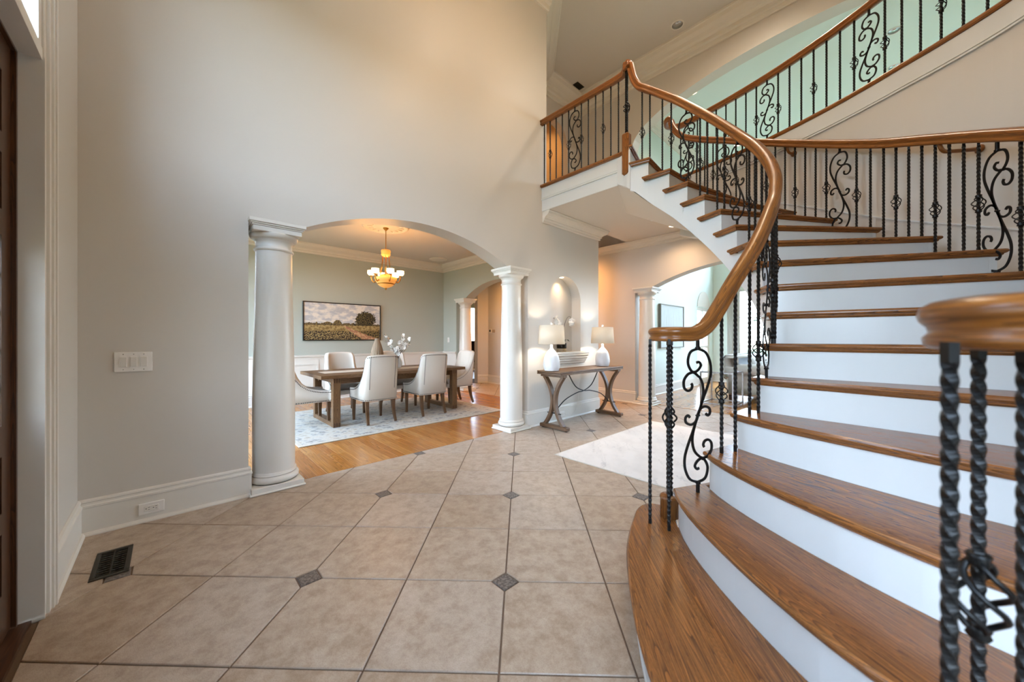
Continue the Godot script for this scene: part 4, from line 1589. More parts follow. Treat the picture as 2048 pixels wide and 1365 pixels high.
# ------------------------------------------------------------------ dining room
func make_chair() -> Node3D:
	var c := thing("dining_chair", "x", "chair", Vector3.ZERO, 0.0, "upholstered chairs round the dining table")
	# local frame: sitter faces +z (Godot), back at -z; width 0.50
	var hw := 0.245
	var plan := []   # outer line from front left round the back to front right: x, z, height of top edge
	var side := [[0.27, 0.475], [0.20, 0.478], [0.12, 0.485], [0.04, 0.502], [-0.04, 0.535], [-0.11, 0.59], [-0.165, 0.67], [-0.205, 0.79], [-0.228, 0.90]]
	for q in side: plan.append([-hw + maxf(0.0, -q[0] - 0.15) * 0.12, q[0], q[1]])
	plan.append([-hw + 0.030, -0.250, 0.945])
	plan.append([-hw + 0.075, -0.270, 0.955])
	plan.append([-0.06, -0.283, 0.960])
	for i in range(plan.size() - 1, -1, -1): plan.append([-plan[i][0], plan[i][1], plan[i][2]])
	var st := soft()
	var rings := []
	for q in plan:
		var x: float = q[0]
		var z: float = q[1]
		var top: float = q[2]
		var inx := x * 0.80
		var inz: float = lerpf(z, z + 0.055, clampf((-z) / 0.22, 0.0, 1.0))
		var lean := 0.055 * clampf((top - 0.5) / 0.45, 0, 1) * clampf(-z / 0.2, 0, 1)
		rings.append([Vector3(x, 0.325, z), Vector3(x, lerpf(0.325, top, 0.5), z - lean * 0.4), Vector3(x, top - 0.015, z - lean), Vector3(x * 0.96, top, z + 0.012 - lean), Vector3(inx, top - 0.002, inz - lean * 0.9), Vector3(inx * 0.99, top - 0.03, inz + 0.004 - lean), Vector3(inx, minf(0.43, top - 0.03), inz), Vector3(inx, 0.325, inz)])
	for i in rings.size() - 1:
		for j in 8:
			var j2 := (j + 1) % 8
			quad(st, rings[i][j], rings[i][j2], rings[i + 1][j2], rings[i + 1][j])
	for e in [0, rings.size() - 1]:
		var m := Vector3.ZERO
		for q in rings[e]: m += q / 8.0
		for j in 8: tri(st, m, rings[e][j], rings[e][(j + 1) % 8])
	part(st, "backrest", M.linen, c)
	st = soft()
	var n := 14
	var grid := []
	for i in n + 1:
		var row := []
		for j in n + 1:
			var x := lerpf(-0.228, 0.228, i / float(n))
			var z := lerpf(-0.24, 0.285, j / float(n))
			var ex := 1.0 - pow(absf(x) / 0.228, 8.0)
			var ez := 1.0 - pow(absf(z - 0.02) / 0.265, 8.0)
			row.append(Vector3(x, 0.395 + 0.075 * pow(maxf(ex * ez, 0.0), 0.4), z))
		grid.append(row)
	for i in n:
		for j in n:
			quad(st, grid[i][j], grid[i][j + 1], grid[i + 1][j + 1], grid[i + 1][j])
	for i in n:
		for e in [[0, 1], [n, -1]]:
			var a: Vector3 = grid[i][e[0]]; var b: Vector3 = grid[i + 1][e[0]]
			quad(st, a, b, Vector3(b.x, 0.33, b.z), Vector3(a.x, 0.33, a.z))
			a = grid[e[0]][i]; b = grid[e[0]][i + 1]
			quad(st, b, a, Vector3(a.x, 0.33, a.z), Vector3(b.x, 0.33, b.z))
	quad(st, Vector3(-0.228, 0.33, -0.24), Vector3(0.228, 0.33, -0.24), Vector3(0.228, 0.33, 0.285), Vector3(-0.228, 0.33, 0.285))
	part(st, "seat", M.linen, c)
	# brass-dark nail heads along the lower edge, the front edges and round the back panel
	st = soft()
	var nails := []
	for i in range(0, rings.size() - 1):
		var a: Vector3 = rings[i][0]; var b: Vector3 = rings[i + 1][0]
		var k := maxi(1, int(a.distance_to(b) / 0.019))
		for t in k: nails.append((a + Vector3(0, 0.014, 0)).lerp(b + Vector3(0, 0.014, 0), t / float(k)))
		a = rings[i][2]; b = rings[i + 1][2]
		k = maxi(1, int(a.distance_to(b) / 0.019))
		for t in k: nails.append(a.lerp(b, t / float(k)) - Vector3(0, 0.012, 0))
	for sx in [-1.0, 1.0]:
		for t in 8: nails.append(Vector3(sx * hw, 0.345 + t * 0.015, 0.262))
		for t in 24:
			var y := 0.93 - t * 0.019
			nails.append(Vector3(sx * 0.178, y, -0.280 - 0.055 * clampf((y - 0.5) / 0.45, 0, 1)))
	for p in nails:
		var q: Vector3 = p
		var o := Vector3(q.x, 0, q.z)
		var d := Vector3(signf(q.x), 0, 0) if absf(q.x) > 0.225 else Vector3(0, 0, -1)
		lathe(st, [Vector2(0.0066, 0.0), Vector2(0.0046, 0.0035), Vector2(0.0, 0.005)], 6, Transform3D(Basis(Quaternion(Vector3.UP, d)), q))
	var nl := part(st, "nailhead_trim", M.nail, c)
	nl.set_meta("kind", "stuff")
	for q in [[-0.20, 0.235, 0.0], [0.20, 0.235, 0.0], [-0.185, -0.21, -0.075], [0.185, -0.21, -0.075]]:
		st = flat()
		var pts := PackedVector3Array()
		var sc := []
		for i in 7:
			var t := i / 6.0
			pts.append(Vector3(q[0] + signf(q[0]) * (0.012 * t * t if q[2] != 0.0 else 0.0), 0.34 * (1.0 - t) + (0.008 * t if q[2] != 0.0 else 0.0005), q[1] + q[2] * t * t))
			sc.append(lerpf(1.0, 0.62, t))
		sweep(st, pts, rect(0.048, 0.048), Vector3.BACK, sc)
		part(st, "leg", M.leg_wood, c)
	return c

func build_dining() -> void:
	# rug
	var rug := thing("dining_rug", "pale grey distressed rug under the dining table", "rug")
	var st := flat()
	plate(st, PackedVector2Array([Vector2(1.03, 4.46), Vector2(4.02, 4.46), Vector2(4.02, 6.66), Vector2(1.03, 6.66)]), [Vector2(0.05, 0.012), Vector2(0.0501, 0.0), ])
	part(st, "pile", M.rug_pattern, rug)
	st = flat()
	for e in [[1.03, 4.02, 4.46, 4.51], [1.03, 4.02, 6.61, 6.66], [1.03, 1.08, 4.51, 6.61], [3.97, 4.02, 4.51, 6.61]]:
		bbox(st, e[0], e[1], e[2], e[3], 0.0, 0.012, 0.003)
	part(st, "binding", M.rug_edge, rug)

	# table
	var F := 0.0125
	var t := thing("dining_table", "long brown oak dining table with box-jointed leg frames", "table")
	for i in 5:
		st = flat()
		bbox(st, 1.42, 3.70, 5.07 + i * 0.204, 5.07 + (i + 1) * 0.204, 0.665, 0.71, 0.002)
		part(st, "top_board", M.table_oak, t)
	st = flat()
	bbox(st, 1.60, 3.52, 5.22, 5.27, 0.575, 0.664, 0.003)
	part(st, "apron", M.table_oak, t)
	st = flat()
	bbox(st, 1.60, 3.52, 5.82, 5.87, 0.575, 0.664, 0.003)
	part(st, "apron", M.table_oak, t)
	for uu in [1.575, 3.455]:
		for vv in [5.10, 5.925]:
			st = flat()
			bbox(st, uu, uu + 0.095, vv, vv + 0.085, F, 0.664, 0.003)
			part(st, "leg", M.table_oak, t)
			for fng in 3:
				for hh in [F + 0.001, 0.604]:
					st = flat()
					var f0: float = uu + 0.012 + fng * 0.029
					box(st, f0, f0 + 0.014, vv - 0.0012 if vv < 5.5 else vv + 0.08, vv + 0.005 if vv < 5.5 else vv + 0.0862, hh, hh + 0.058)
					part(st, "finger_joint", M.walnut, t)
		st = flat()
		bbox(st, uu + 0.004, uu + 0.091, 5.18, 5.93, F, F + 0.06, 0.003)
		part(st, "foot_rail", M.table_oak, t)
		st = flat()
		bbox(st, uu + 0.004, uu + 0.091, 5.18, 5.93, 0.60, 0.664, 0.003)
		part(st, "top_rail", M.table_oak, t)
	st = flat()
	bbox(st, 1.56, 3.60, 5.40, 5.72, 0.7102, 0.7135, 0.0012)
	tag(part(st, "table_runner", M.cream_cloth, self), "cream cloth runner lying along the dining table", "runner")

	# chairs
	var ch := make_chair()
	ch.position = V(2.155, 5.18, F)
	ch.rotation.y = PI
	ch.set_meta("label", "cream dining chair on the near side of the table, nearer the left column")
	copy(ch, "dining_chair", "cream dining chair on the near side of the table, nearer the small arch", V(2.975, 5.16, F), PI)
	copy(ch, "dining_chair", "cream dining chair at the table's end, half hidden by the near column", V(1.36, 5.55, F), PI / 2)
	copy(ch, "dining_chair", "cream dining chair at the table's far end before the small arch's column", V(3.80, 5.55, F), -PI / 2)
	copy(ch, "dining_chair", "cream dining chair behind the table under the landscape painting", V(2.05, 6.03, F), 0.0)
	copy(ch, "dining_chair", "cream dining chair behind the table beyond the flower vase", V(2.95, 6.03, F), 0.0)

	# ribbed vase
	var top := 0.7136
	var vs := thing("ribbed_vase", "tall brown ribbed vase on the dining table", "vase", V(2.36, 5.55, top))
	st = soft()
	var prof := [[0.060, 0.0], [0.078, 0.06], [0.088, 0.14], [0.090, 0.22], [0.082, 0.30], [0.064, 0.37], [0.044, 0.43], [0.033, 0.47], [0.033, 0.485], [0.026, 0.485]]
	for i in prof.size() - 1:
		for s in 72:
			var q := []
			for e in [[0, 0], [1, 0], [1, 1], [0, 1]]:
				var pp: Array = prof[i + e[0]]
				var a: float = TAU * (s + e[1]) / 72.0
				var rr: float = pp[0] * (1.0 + 0.055 * cos(a * 18.0))
				q.append(Vector3(rr * cos(a), pp[1], rr * sin(a)))
			quad(st, q[0], q[1], q[2], q[3], Vector2(prof[i][1], s * 0.006), Vector2(prof[i + 1][1], s * 0.006), Vector2(prof[i + 1][1], s * 0.006 + 0.006), Vector2(prof[i][1], s * 0.006 + 0.006))
	part(st, "vase_body", M.vase_tan, vs)
	# white vase with flowering branches
	vs = thing("flower_vase", "small white vase with white blossom branches on the dining table", "vase", V(2.70, 5.55, top))
	st = soft()
	lathe(st, [Vector2(0, 0), Vector2(0.040, 0.0), Vector2(0.062, 0.035), Vector2(0.070, 0.08), Vector2(0.060, 0.13), Vector2(0.038, 0.165), Vector2(0.030, 0.19), Vector2(0.036, 0.205), Vector2(0.030, 0.203)], 28)
	part(st, "vase_body", M.ceramic, vs)
	var ends := [Vector3(-0.20, 0.52, 0.03), Vector3(-0.13, 0.43, -0.05), Vector3(0.02, 0.43, 0.05), Vector3(0.12, 0.52, 0.0), Vector3(0.17, 0.46, 0.06), Vector3(0.19, 0.37, -0.04), Vector3(-0.05, 0.34, 0.08)]
	for e in ends:
		st = soft()
		var b := spline([Vector3(0, 0.12, 0), Vector3(e.x * 0.25, 0.25, e.z * 0.3), Vector3(e.x * 0.65, e.y * 0.72, e.z * 0.7), e], 4)
		tube(st, b, 0.004, 0.002, 5)
		var br := part(st, "branch", M.stem, vs)
		var blossoms := flat()
		var leaves := flat()
		for i in 9:
			var at: Vector3 = b[mini(b.size() - 1, 5 + rng.randi_range(0, b.size() - 6))] + Vector3(rng.randf_range(-0.03, 0.03), rng.randf_range(-0.02, 0.03), rng.randf_range(-0.03, 0.03))
			flower(blossoms, at, rng.randf_range(0.024, 0.034), 5)
			if i % 2 == 0: leaf(leaves, at, 0.045)
		part(blossoms, "blossom", M.petal, br)
		part(leaves, "leaf", M.leaf, br)
	# black knot sculpture
	st = soft()
	var kn := PackedVector3Array()
	for i in 49:
		var a := TAU * i / 48.0
		kn.append(V(2.55, 5.44, top + 0.125) + Vector3(sin(a) + 2 * sin(2 * a), cos(a) - 2 * cos(2 * a), -sin(3 * a)) * 0.036)
	tube(st, kn, 0.018, 0.018, 9)
	tag(part(st, "knot_sculpture", M.black, self), "glossy black knot sculpture between the two vases on the dining table", "sculpture")

	# painting
	var pa := thing("landscape_painting", "wide framed landscape with a large tree and a sandy track", "painting")
	st = flat()
	for e in [[1.82, 3.312, 1.885, 1.905], [1.82, 3.312, 1.155, 1.175]]: bbox(st, e[0], e[1], 7.605, 7.647, e[2], e[3], 0.002)
	for e in [[1.82, 1.84], [3.292, 3.312]]: bbox(st, e[0], e[1], 7.605, 7.647, 1.175, 1.885, 0.002)
	part(st, "picture_frame", M.frame_black, pa)
	st = flat()
	quad(st, V(1.84, 7.615, 1.175), V(3.292, 7.615, 1.175), V(3.292, 7.615, 1.885), V(1.84, 7.615, 1.885), Vector2(0, 1), Vector2(1, 1), Vector2(1, 0), Vector2(0, 0))
	box(st, 1.84, 3.292, 7.6155, 7.645, 1.175, 1.885)
	part(st, "canvas", M.painting, pa)

	# chandelier and medallion
	var cx := 2.5
	var cv := 5.55
	var md := thing("ceiling_medallion", "round cream plaster medallion on the dining room ceiling", "medallion")
	st = soft()
	lathe(st, [Vector2(0.0, LOW - 0.03), Vector2(0.06, LOW - 0.03), Vector2(0.10, LOW - 0.02), Vector2(0.16, LOW - 0.024), Vector2(0.21, LOW - 0.014), Vector2(0.27, LOW - 0.014), Vector2(0.30, LOW - 0.030), Vector2(0.33, LOW - 0.032), Vector2(0.355, LOW - 0.015), Vector2(0.36, LOW)], 48, Transform3D(Basis.IDENTITY, V(cx, cv, 0)))
	part(st, "rings", M.crown, md)
	for i in 16:
		st = soft()
		var a := TAU * i / 16.0
		lathe(st, [Vector2(0, 0.0), Vector2(0.018, -0.004), Vector2(0.012, -0.014), Vector2(0, -0.018)], 8, Transform3D(Basis(Vector3(cos(a), 0, sin(a)) * 2.6, Vector3.UP, Vector3(-sin(a), 0, cos(a))), V(cx, cv, LOW - 0.012) + Vector3(cos(a), 0, sin(a)) * 0.24))
		part(st, "acanthus_leaf", M.crown, md)
	var c := thing("chandelier", "gilt chandelier with alabaster bowl and six lit glass shades", "chandelier", V(cx, cv, 0))
	st = soft()
	lathe(st, [Vector2(0, LOW - 0.025), Vector2(0.045, LOW - 0.03), Vector2(0.04, LOW - 0.045), Vector2(0.012, LOW - 0.07), Vector2(0.006, LOW - 0.08), Vector2(0.006, 2.62), Vector2(0.014, 2.61), Vector2(0.0, 2.60)], 16)
	part(st, "rod", M.brass, c)
	st = soft()
	lathe(st, [Vector2(0.0, 2.61), Vector2(0.068, 2.60), Vector2(0.075, 2.575), Vector2(0.066, 2.55), Vector2(0.072, 2.53), Vector2(0.055, 2.50), Vector2(0.0, 2.50)], 24)
	part(st, "crown_cup", M.alabaster, c)
	for i in 6:
		var a := TAU * i / 6.0
		st = soft()
		tube(st, PackedVector3Array([Vector3(cos(a) * 0.052, 2.51, sin(a) * 0.052), Vector3(cos(a) * 0.066, 2.35, sin(a) * 0.066), Vector3(cos(a) * 0.10, 2.19, sin(a) * 0.10)]), 0.0045, 0.0045, 6)
		part(st, "chain_rod", M.brass, c)
	st = soft()
	lathe(st, [Vector2(0.0, 2.22), Vector2(0.05, 2.215), Vector2(0.085, 2.20), Vector2(0.10, 2.17), Vector2(0.165, 2.16), Vector2(0.17, 2.145), Vector2(0.150, 2.095), Vector2(0.122, 2.065), Vector2(0.125, 2.055), Vector2(0.095, 2.028), Vector2(0.05, 2.008), Vector2(0.018, 2.0), Vector2(0, 2.0)], 36)
	part(st, "bowl", M.alabaster, c)
	st = soft()
	lathe(st, [Vector2(0.123, 2.072), Vector2(0.131, 2.066), Vector2(0.131, 2.056), Vector2(0.122, 2.052)], 36)
	lathe(st, [Vector2(0.017, 2.004), Vector2(0.02, 1.995), Vector2(0.010, 1.985), Vector2(0.012, 1.975), Vector2(0.0, 1.962)], 14)
	part(st, "finial", M.brass, c)
	for i in 6:
		var a := TAU * (i + 0.62) / 6.0
		var dx := Vector3(cos(a), 0, sin(a))
		st = soft()
		tube(st, spline([dx * 0.155 + Vector3(0, 2.11, 0), dx * 0.18 + Vector3(0, 2.085, 0), dx * 0.21 + Vector3(0, 2.11, 0), dx * 0.225 + Vector3(0, 2.16, 0), dx * 0.225 + Vector3(0, 2.185, 0)], 4), 0.010, 0.007, 8)
		lathe(st, [Vector2(0.0, -0.012), Vector2(0.02, -0.01), Vector2(0.032, 0.0), Vector2(0.0, 0.004)], 12, Transform3D(Basis.IDENTITY, dx * 0.225 + Vector3(0, 2.19, 0)))
		var arm := part(st, "arm", M.brass, c)
		st = soft()
		lathe(st, [Vector2(0.0, 0.0), Vector2(0.03, 0.0), Vector2(0.052, 0.02), Vector2(0.060, 0.045), Vector2(0.054, 0.066), Vector2(0.058, 0.078), Vector2(0.050, 0.080), Vector2(0.0, 0.070)], 20, Transform3D(Basis.IDENTITY, dx * 0.225 + Vector3(0, 2.193, 0)))
		part(st, "glass_shade", M.bulb_glass, arm)
		lamp("shade_light", dx * 0.225 + Vector3(0, 2.235, 0), Color(1.0, 0.72, 0.42), 0.16, 0.04, c)
	st = soft()
	lathe(st, [Vector2(0, LOW), Vector2(0.20, LOW), Vector2(0.20, LOW - 0.008), Vector2(0.185, LOW - 0.014), Vector2(0, LOW - 0.012)], 32, Transform3D(Basis.IDENTITY, V(4.40, 7.05, 0)))
	tag(part(st, "ceiling_speaker", M.trim, self), "flat round white speaker in the dining room ceiling's far corner", "speaker")
	plate_switch("light_switch", "single white light switch on the sage dining wall before the small arch", V(4.915, 7.42, 1.16), Vector3(-1, 0, 0), 0.072, 0.118, 1)

func flower(st: SurfaceTool, at: Vector3, r: float, n: int) -> void:
	var up := Vector3(rng.randf_range(-1, 1), rng.randf_range(-0.2, 1), rng.randf_range(-1, 1)).normalized()
	var x := up.cross(Vector3(0.31, 0.52, 0.8)).normalized()
	var z := x.cross(up)
	for i in n:
		var a := TAU * i / n
		var d := x * cos(a) + z * sin(a)
		var s := d.cross(up)
		var tip := at + d * r * 1.15 + up * r * 0.25
		var m := at + d * r * 0.65 + up * r * 0.22
		tri(st, at, m + s * r * 0.48, tip)
		tri(st, at, tip, m - s * r * 0.48)

func leaf(st: SurfaceTool, at: Vector3, l: float) -> void:
	var d := Vector3(rng.randf_range(-1, 1), rng.randf_range(-0.2, 0.9), rng.randf_range(-1, 1)).normalized()
	var s := d.cross(Vector3(0.2, 0.9, 0.4)).normalized() * l * 0.22
	var up := s.cross(d).normalized() * l * 0.06
	tri(st, at, at + d * l * 0.5 + s, at + d * l * 0.55 + up)
	tri(st, at, at + d * l * 0.55 + up, at + d * l * 0.5 - s)
	tri(st, at + d * l * 0.5 + s, at + d * l, at + d * l * 0.55 + up)
	tri(st, at + d * l * 0.55 + up, at + d * l, at + d * l * 0.5 - s)

# wall plate with rockers; n points out of the wall
func plate_switch(nm: String, label: String, at: Vector3, n: Vector3, w: float, h: float, gangs: int, category := "switch") -> Node3D:
	var o := thing(nm, label, category)
	var x := Vector3.UP.cross(n).normalized()
	var B := Basis(x, Vector3.UP, n)
	var st := flat()
	obox(st, Transform3D(B, at + n * 0.004), Vector3(w, h, 0.008), 0.003)
	part(st, "cover_plate", M.plastic, o)
	for g in gangs:
		var dx := (g - (gangs - 1) / 2.0) * 0.046
		st = flat()
		obox(st, Transform3D(B, at + x * dx + n * 0.008), Vector3(0.034, 0.067, 0.004), 0.001)
		var rim := part(st, "rocker_frame", M.plastic, o)
		st = flat()
		obox(st, Transform3D(B * Basis(Vector3.RIGHT, 0.08), at + x * dx + n * 0.011), Vector3(0.029, 0.061, 0.006), 0.0015)
		part(st, "rocker", M.trim, rim)
		st = soft()
		for sy in [-1.0, 1.0]:
			lathe(st, [Vector2(0.0032, 0), Vector2(0.0028, 0.0012), Vector2(0, 0.0016)], 10, Transform3D(Basis(Quaternion(Vector3.UP, n)), at + x * dx + n * 0.008 + Vector3.UP * sy * 0.049))
		part(st, "screw", M.chrome, o)
	return o

# ------------------------------------------------------------------ console table, lamps, niche
func build_console() -> void:
	var c := thing("console_table", "rustic wood console table with curved legs and iron stretcher", "table")
	var st := flat()
	bbox(st, 3.59, 5.115, 2.89, 3.30, 0.748, 0.770, 0.003)
	part(st, "top_leaf", M.rustic, c)
	st = flat()
	bbox(st, 3.59, 5.115, 2.89, 3.30, 0.722, 0.746, 0.003)
	part(st, "top_leaf", M.rustic, c)
	for uu in [3.69, 5.02]:
		st = flat()
		bbox(st, uu - 0.038, uu + 0.038, 2.90, 3.29, 0.690, 0.721, 0.003)
		part(st, "top_cleat", M.rustic, c)
		st = flat()
		bbox(st, uu - 0.042, uu + 0.042, 2.855, 3.31, 0.012, 0.056, 0.008)
		var ft := part(st, "foot_bar", M.rustic, c)
		st = soft()
		for vv in [2.885, 3.28]:
			lathe(st, [Vector2(0, 0), Vector2(0.014, 0), Vector2(0.014, 0.013), Vector2(0, 0.013)], 10, Transform3D(Basis.IDENTITY, V(uu, vv, 0)))
		part(st, "glide", M.black, ft)
		for sg in [-1.0, 1.0]:
			st = flat()
			var pts := []
			for i in 13:
				var t := i / 12.0
				var off := 0.022 + 0.135 * pow(absf(t * 2.0 - 1.0), 2.0)
				pts.append(V(uu, 3.085 + sg * off, lerpf(0.05, 0.692, t)))
			sweep(st, spline(pts, 2), rect(0.060, 0.036), V(1, 0, 0).cross(Vector3.UP))
			part(st, "curved_leg", M.rustic, c)
		st = flat()
		beam(st, V(uu, 2.97, 0.21), V(uu, 3.20, 0.21), 0.012, 0.012, 0.002)
		part(st, "cross_pin", M.iron, c)
	for sg in [1.0, -1.0]:
		st = soft()
		var a := 3.69
		var b := 5.02
		var pts := [V(a, 3.085, 0.21), V(a + 0.22, 3.085, 0.355), V(a + 0.50, 3.085, 0.43), V(a + 0.665, 3.085, 0.445), V(a + 0.86, 3.085, 0.52), V(a + 1.01, 3.085, 0.69)]
		if sg < 0:
			for i in pts.size(): pts[i].x = a + b - pts[i].x
		tube(st, spline(pts, 6), 0.0075, 0.0075, 8)
		part(st, "iron_stretcher", M.iron, c)

	var l := thing("table_lamp", "white ceramic lamp with drum shade on the console table beside the column", "lamp", V(3.655, 3.10, 0.77), 0.0, "lamps on the console table")
	st = soft()
	lathe(st, [Vector2(0, 0), Vector2(0.088, 0.0), Vector2(0.088, 0.006), Vector2(0, 0.006)], 32)
	part(st, "foot", M.rustic, l)
	st = soft()
	var pr := [[0.092, 0.006], [0.103, 0.03], [0.109, 0.08], [0.106, 0.14], [0.095, 0.19], [0.075, 0.23], [0.050, 0.262], [0.028, 0.285], [0.018, 0.31], [0.017, 0.345], [0.0, 0.345]]
	for i in pr.size() - 1:
		for s in 48:
			var q := []
			for e in [[0, 0], [1, 0], [1, 1], [0, 1]]:
				var pp: Array = pr[i + e[0]]
				var a: float = TAU * (s + e[1]) / 48.0
				var k := 1.0 + 0.03 * sin(a * 9.0 + pp[1] * 60.0) * sin(pp[1] * 95.0) * (1.0 if pp[0] > 0.04 else 0.0)
				q.append(Vector3(pp[0] * k * cos(a), pp[1], pp[0] * k * sin(a)))
			quad(st, q[0], q[1], q[2], q[3])
	part(st, "lamp_body", M.ceramic, l)
	st = soft()
	lathe(st, [Vector2(0.176, 0.352), Vector2(0.160, 0.600), Vector2(0.1585, 0.600), Vector2(0.1745, 0.352), Vector2(0.176, 0.352)], 48)
	part(st, "lamp_shade", M.lamp_shade, l)
	st = soft()
	tube(st, PackedVector3Array([Vector3(0, 0.34, 0), Vector3(0, 0.62, 0)]), 0.004, 0.004, 6)
	for i in 3:
		var a := TAU * i / 3.0
		tube(st, PackedVector3Array([Vector3(0, 0.585, 0), Vector3(cos(a) * 0.160, 0.590, sin(a) * 0.160)]), 0.002, 0.002, 5)
	part(st, "harp", M.chrome, l)
	st = soft()
	lathe(st, [Vector2(0, 0.612), Vector2(0.012, 0.614), Vector2(0.016, 0.626), Vector2(0.010, 0.638), Vector2(0, 0.642)], 14)
	part(st, "finial", M.ceramic, l)
	st = soft()
	lathe(st, [Vector2(0, 0.40), Vector2(0.014, 0.40), Vector2(0.03, 0.45), Vector2(0.022, 0.48), Vector2(0, 0.49)], 16)
	part(st, "light_bulb", M.bulb_glass, l)
	lamp("bulb_light", Vector3(0, 0.45, 0), Color(1.0, 0.93, 0.84), 0.36, 0.03, l)
	copy(l, "table_lamp", "white ceramic lamp with drum shade on the console table's end by the hall", V(4.865, 3.10, 0.77))

	# niche ledge
	var s := thing("niche_shelf", "moulded white ledge under the arched wall niche", "shelf")
	st = flat()
	var prof := [Vector2(0, 1.0), Vector2(0.105, 1.0), Vector2(0.105, 0.975), Vector2(0.095, 0.965), Vector2(0.095, 0.945), Vector2(0.075, 0.925), Vector2(0.072, 0.90), Vector2(0.05, 0.885), Vector2(0.05, 0.865), Vector2(0.03, 0.85), Vector2(0.028, 0.83), Vector2(0, 0.815)]
	mold(st, [Vector2(3.87, 3.385), Vector2(4.78, 3.385)], prof)
	part(st, "ledge_moulding", M.trim, s)
	# orchid
	var o := thing("potted_orchid", "white orchid in a dark pot standing in the wall niche", "plant", V(4.30, 3.45, 1.0))
	st = soft()
	lathe(st, [Vector2(0, 0), Vector2(0.070, 0.0), Vector2(0.072, 0.045), Vector2(0.0, 0.046)], 28)
	part(st, "pot_base", M.pot_band, o)
	st = soft()
	lathe(st, [Vector2(0.0, 0.046), Vector2(0.073, 0.046), Vector2(0.075, 0.125), Vector2(0.068, 0.125), Vector2(0.066, 0.105), Vector2(0, 0.105)], 28)
	part(st, "pot", M.pot, o)
	for e in [[Vector3(-0.03, 0.34, 0.0), Vector3(-0.12, 0.47, 0.02), Vector3(-0.22, 0.50, 0.02)], [Vector3(0.02, 0.34, 0.02), Vector3(0.10, 0.50, 0.02), Vector3(0.19, 0.53, 0.02), Vector3(0.21, 0.42, 0.02)]]:
		st = soft()
		var pts := [Vector3(0, 0.10, 0)]
		pts.append_array(e)
		var b := spline(pts, 6)
		tube(st, b, 0.004, 0.0025, 5)
		var sp := part(st, "flower_spike", M.stem, o)
		for i in 9:
			st = flat()
			var at: Vector3 = b[b.size() - 1 - mini(i, 9)] + Vector3(rng.randf_range(-0.02, 0.03), -0.015 * i * 0.8 + rng.randf_range(-0.02, 0.02), rng.randf_range(-0.02, 0.05))
			flower(st, at, 0.042, 5)
			part(st, "bloom", M.petal, sp)
	for i in 5:
		st = soft()
		var a := TAU * i / 5.0 + 0.4
		var d := Vector3(cos(a), 0, sin(a) * 0.5)
		var sd := d.cross(Vector3.UP).normalized() * 0.024
		var pl := [Vector3(0, 0.11, 0), d * 0.06 + Vector3(0, 0.17, 0), d * 0.12 + Vector3(0, 0.18, 0), d * 0.16 + Vector3(0, 0.15, 0)]
		for k in 3:
			var w0 := sin(PI * (k + 0.15) / 3.3)
			var w1 := sin(PI * (k + 1.15) / 3.3)
			quad(st, pl[k] - sd * w0, pl[k] + sd * w0, pl[k + 1] + sd * w1, pl[k + 1] - sd * w1)
		part(st, "strap_leaf", M.leaf, o)
	# small spotlight in the head of the niche
	var n := thing("niche_light", "small lit downlight in the head of the wall niche", "light", V(4.3235, 3.47, 2.122))
	st = soft()
	lathe(st, [Vector2(0, 0.0), Vector2(0.032, 0.0), Vector2(0.034, -0.006), Vector2(0.026, -0.008), Vector2(0.0, -0.006)], 20)
	part(st, "lens", M.lens_glow, n)
	spot("niche_beam", Vector3(0, -0.012, 0), Color(1.0, 0.84, 0.66), 0.5, 62.0, 0.03, n)

# ------------------------------------------------------------------ small fittings
func downlight(label: String, at: Vector3, r: float, lit: bool, e := 0.0, col := Color(1, 0.85, 0.66), ang := 60.0) -> Node3D:
	var o := thing("recessed_light", label, "light", at)
	var st := soft()
	lathe(st, [Vector2(r * 0.78, 0.0), Vector2(r * 0.80, -0.006), Vector2(r * 0.96, -0.005), Vector2(r, 0.0)], 28)
	part(st, "trim_ring", M.trim, o)
	st = soft()
	lathe(st, [Vector2(0, -0.002), Vector2(r * 0.79, -0.002), Vector2(r * 0.79, -0.0005)], 28)
	part(st, "lens", M.lens_glow if lit else M.chrome, o)
	if lit and e > 0: spot("beam", Vector3(0, -0.012, 0), col, e, ang, r * 0.7, o)
	return o

func vent_grille(label: String, at: Vector3, w: float, l: float) -> void:
	var o := thing("ceiling_vent", label, "vent", at)
	var st := flat()
	obox(st, Transform3D(Basis.IDENTITY, Vector3(0, -0.004, 0)), Vector3(w, 0.006, l), 0.002)
	part(st, "vent_frame", M.pewter, o)
	for i in 6:
		st = flat()
		obox(st, Transform3D(Basis(Vector3.BACK, 0.5), Vector3(-w * 0.4 + w * 0.16 * i, -0.009, 0)), Vector3(w * 0.09, 0.002, l * 0.86), 0.0)
		part(st, "louvre", M.pewter, o)

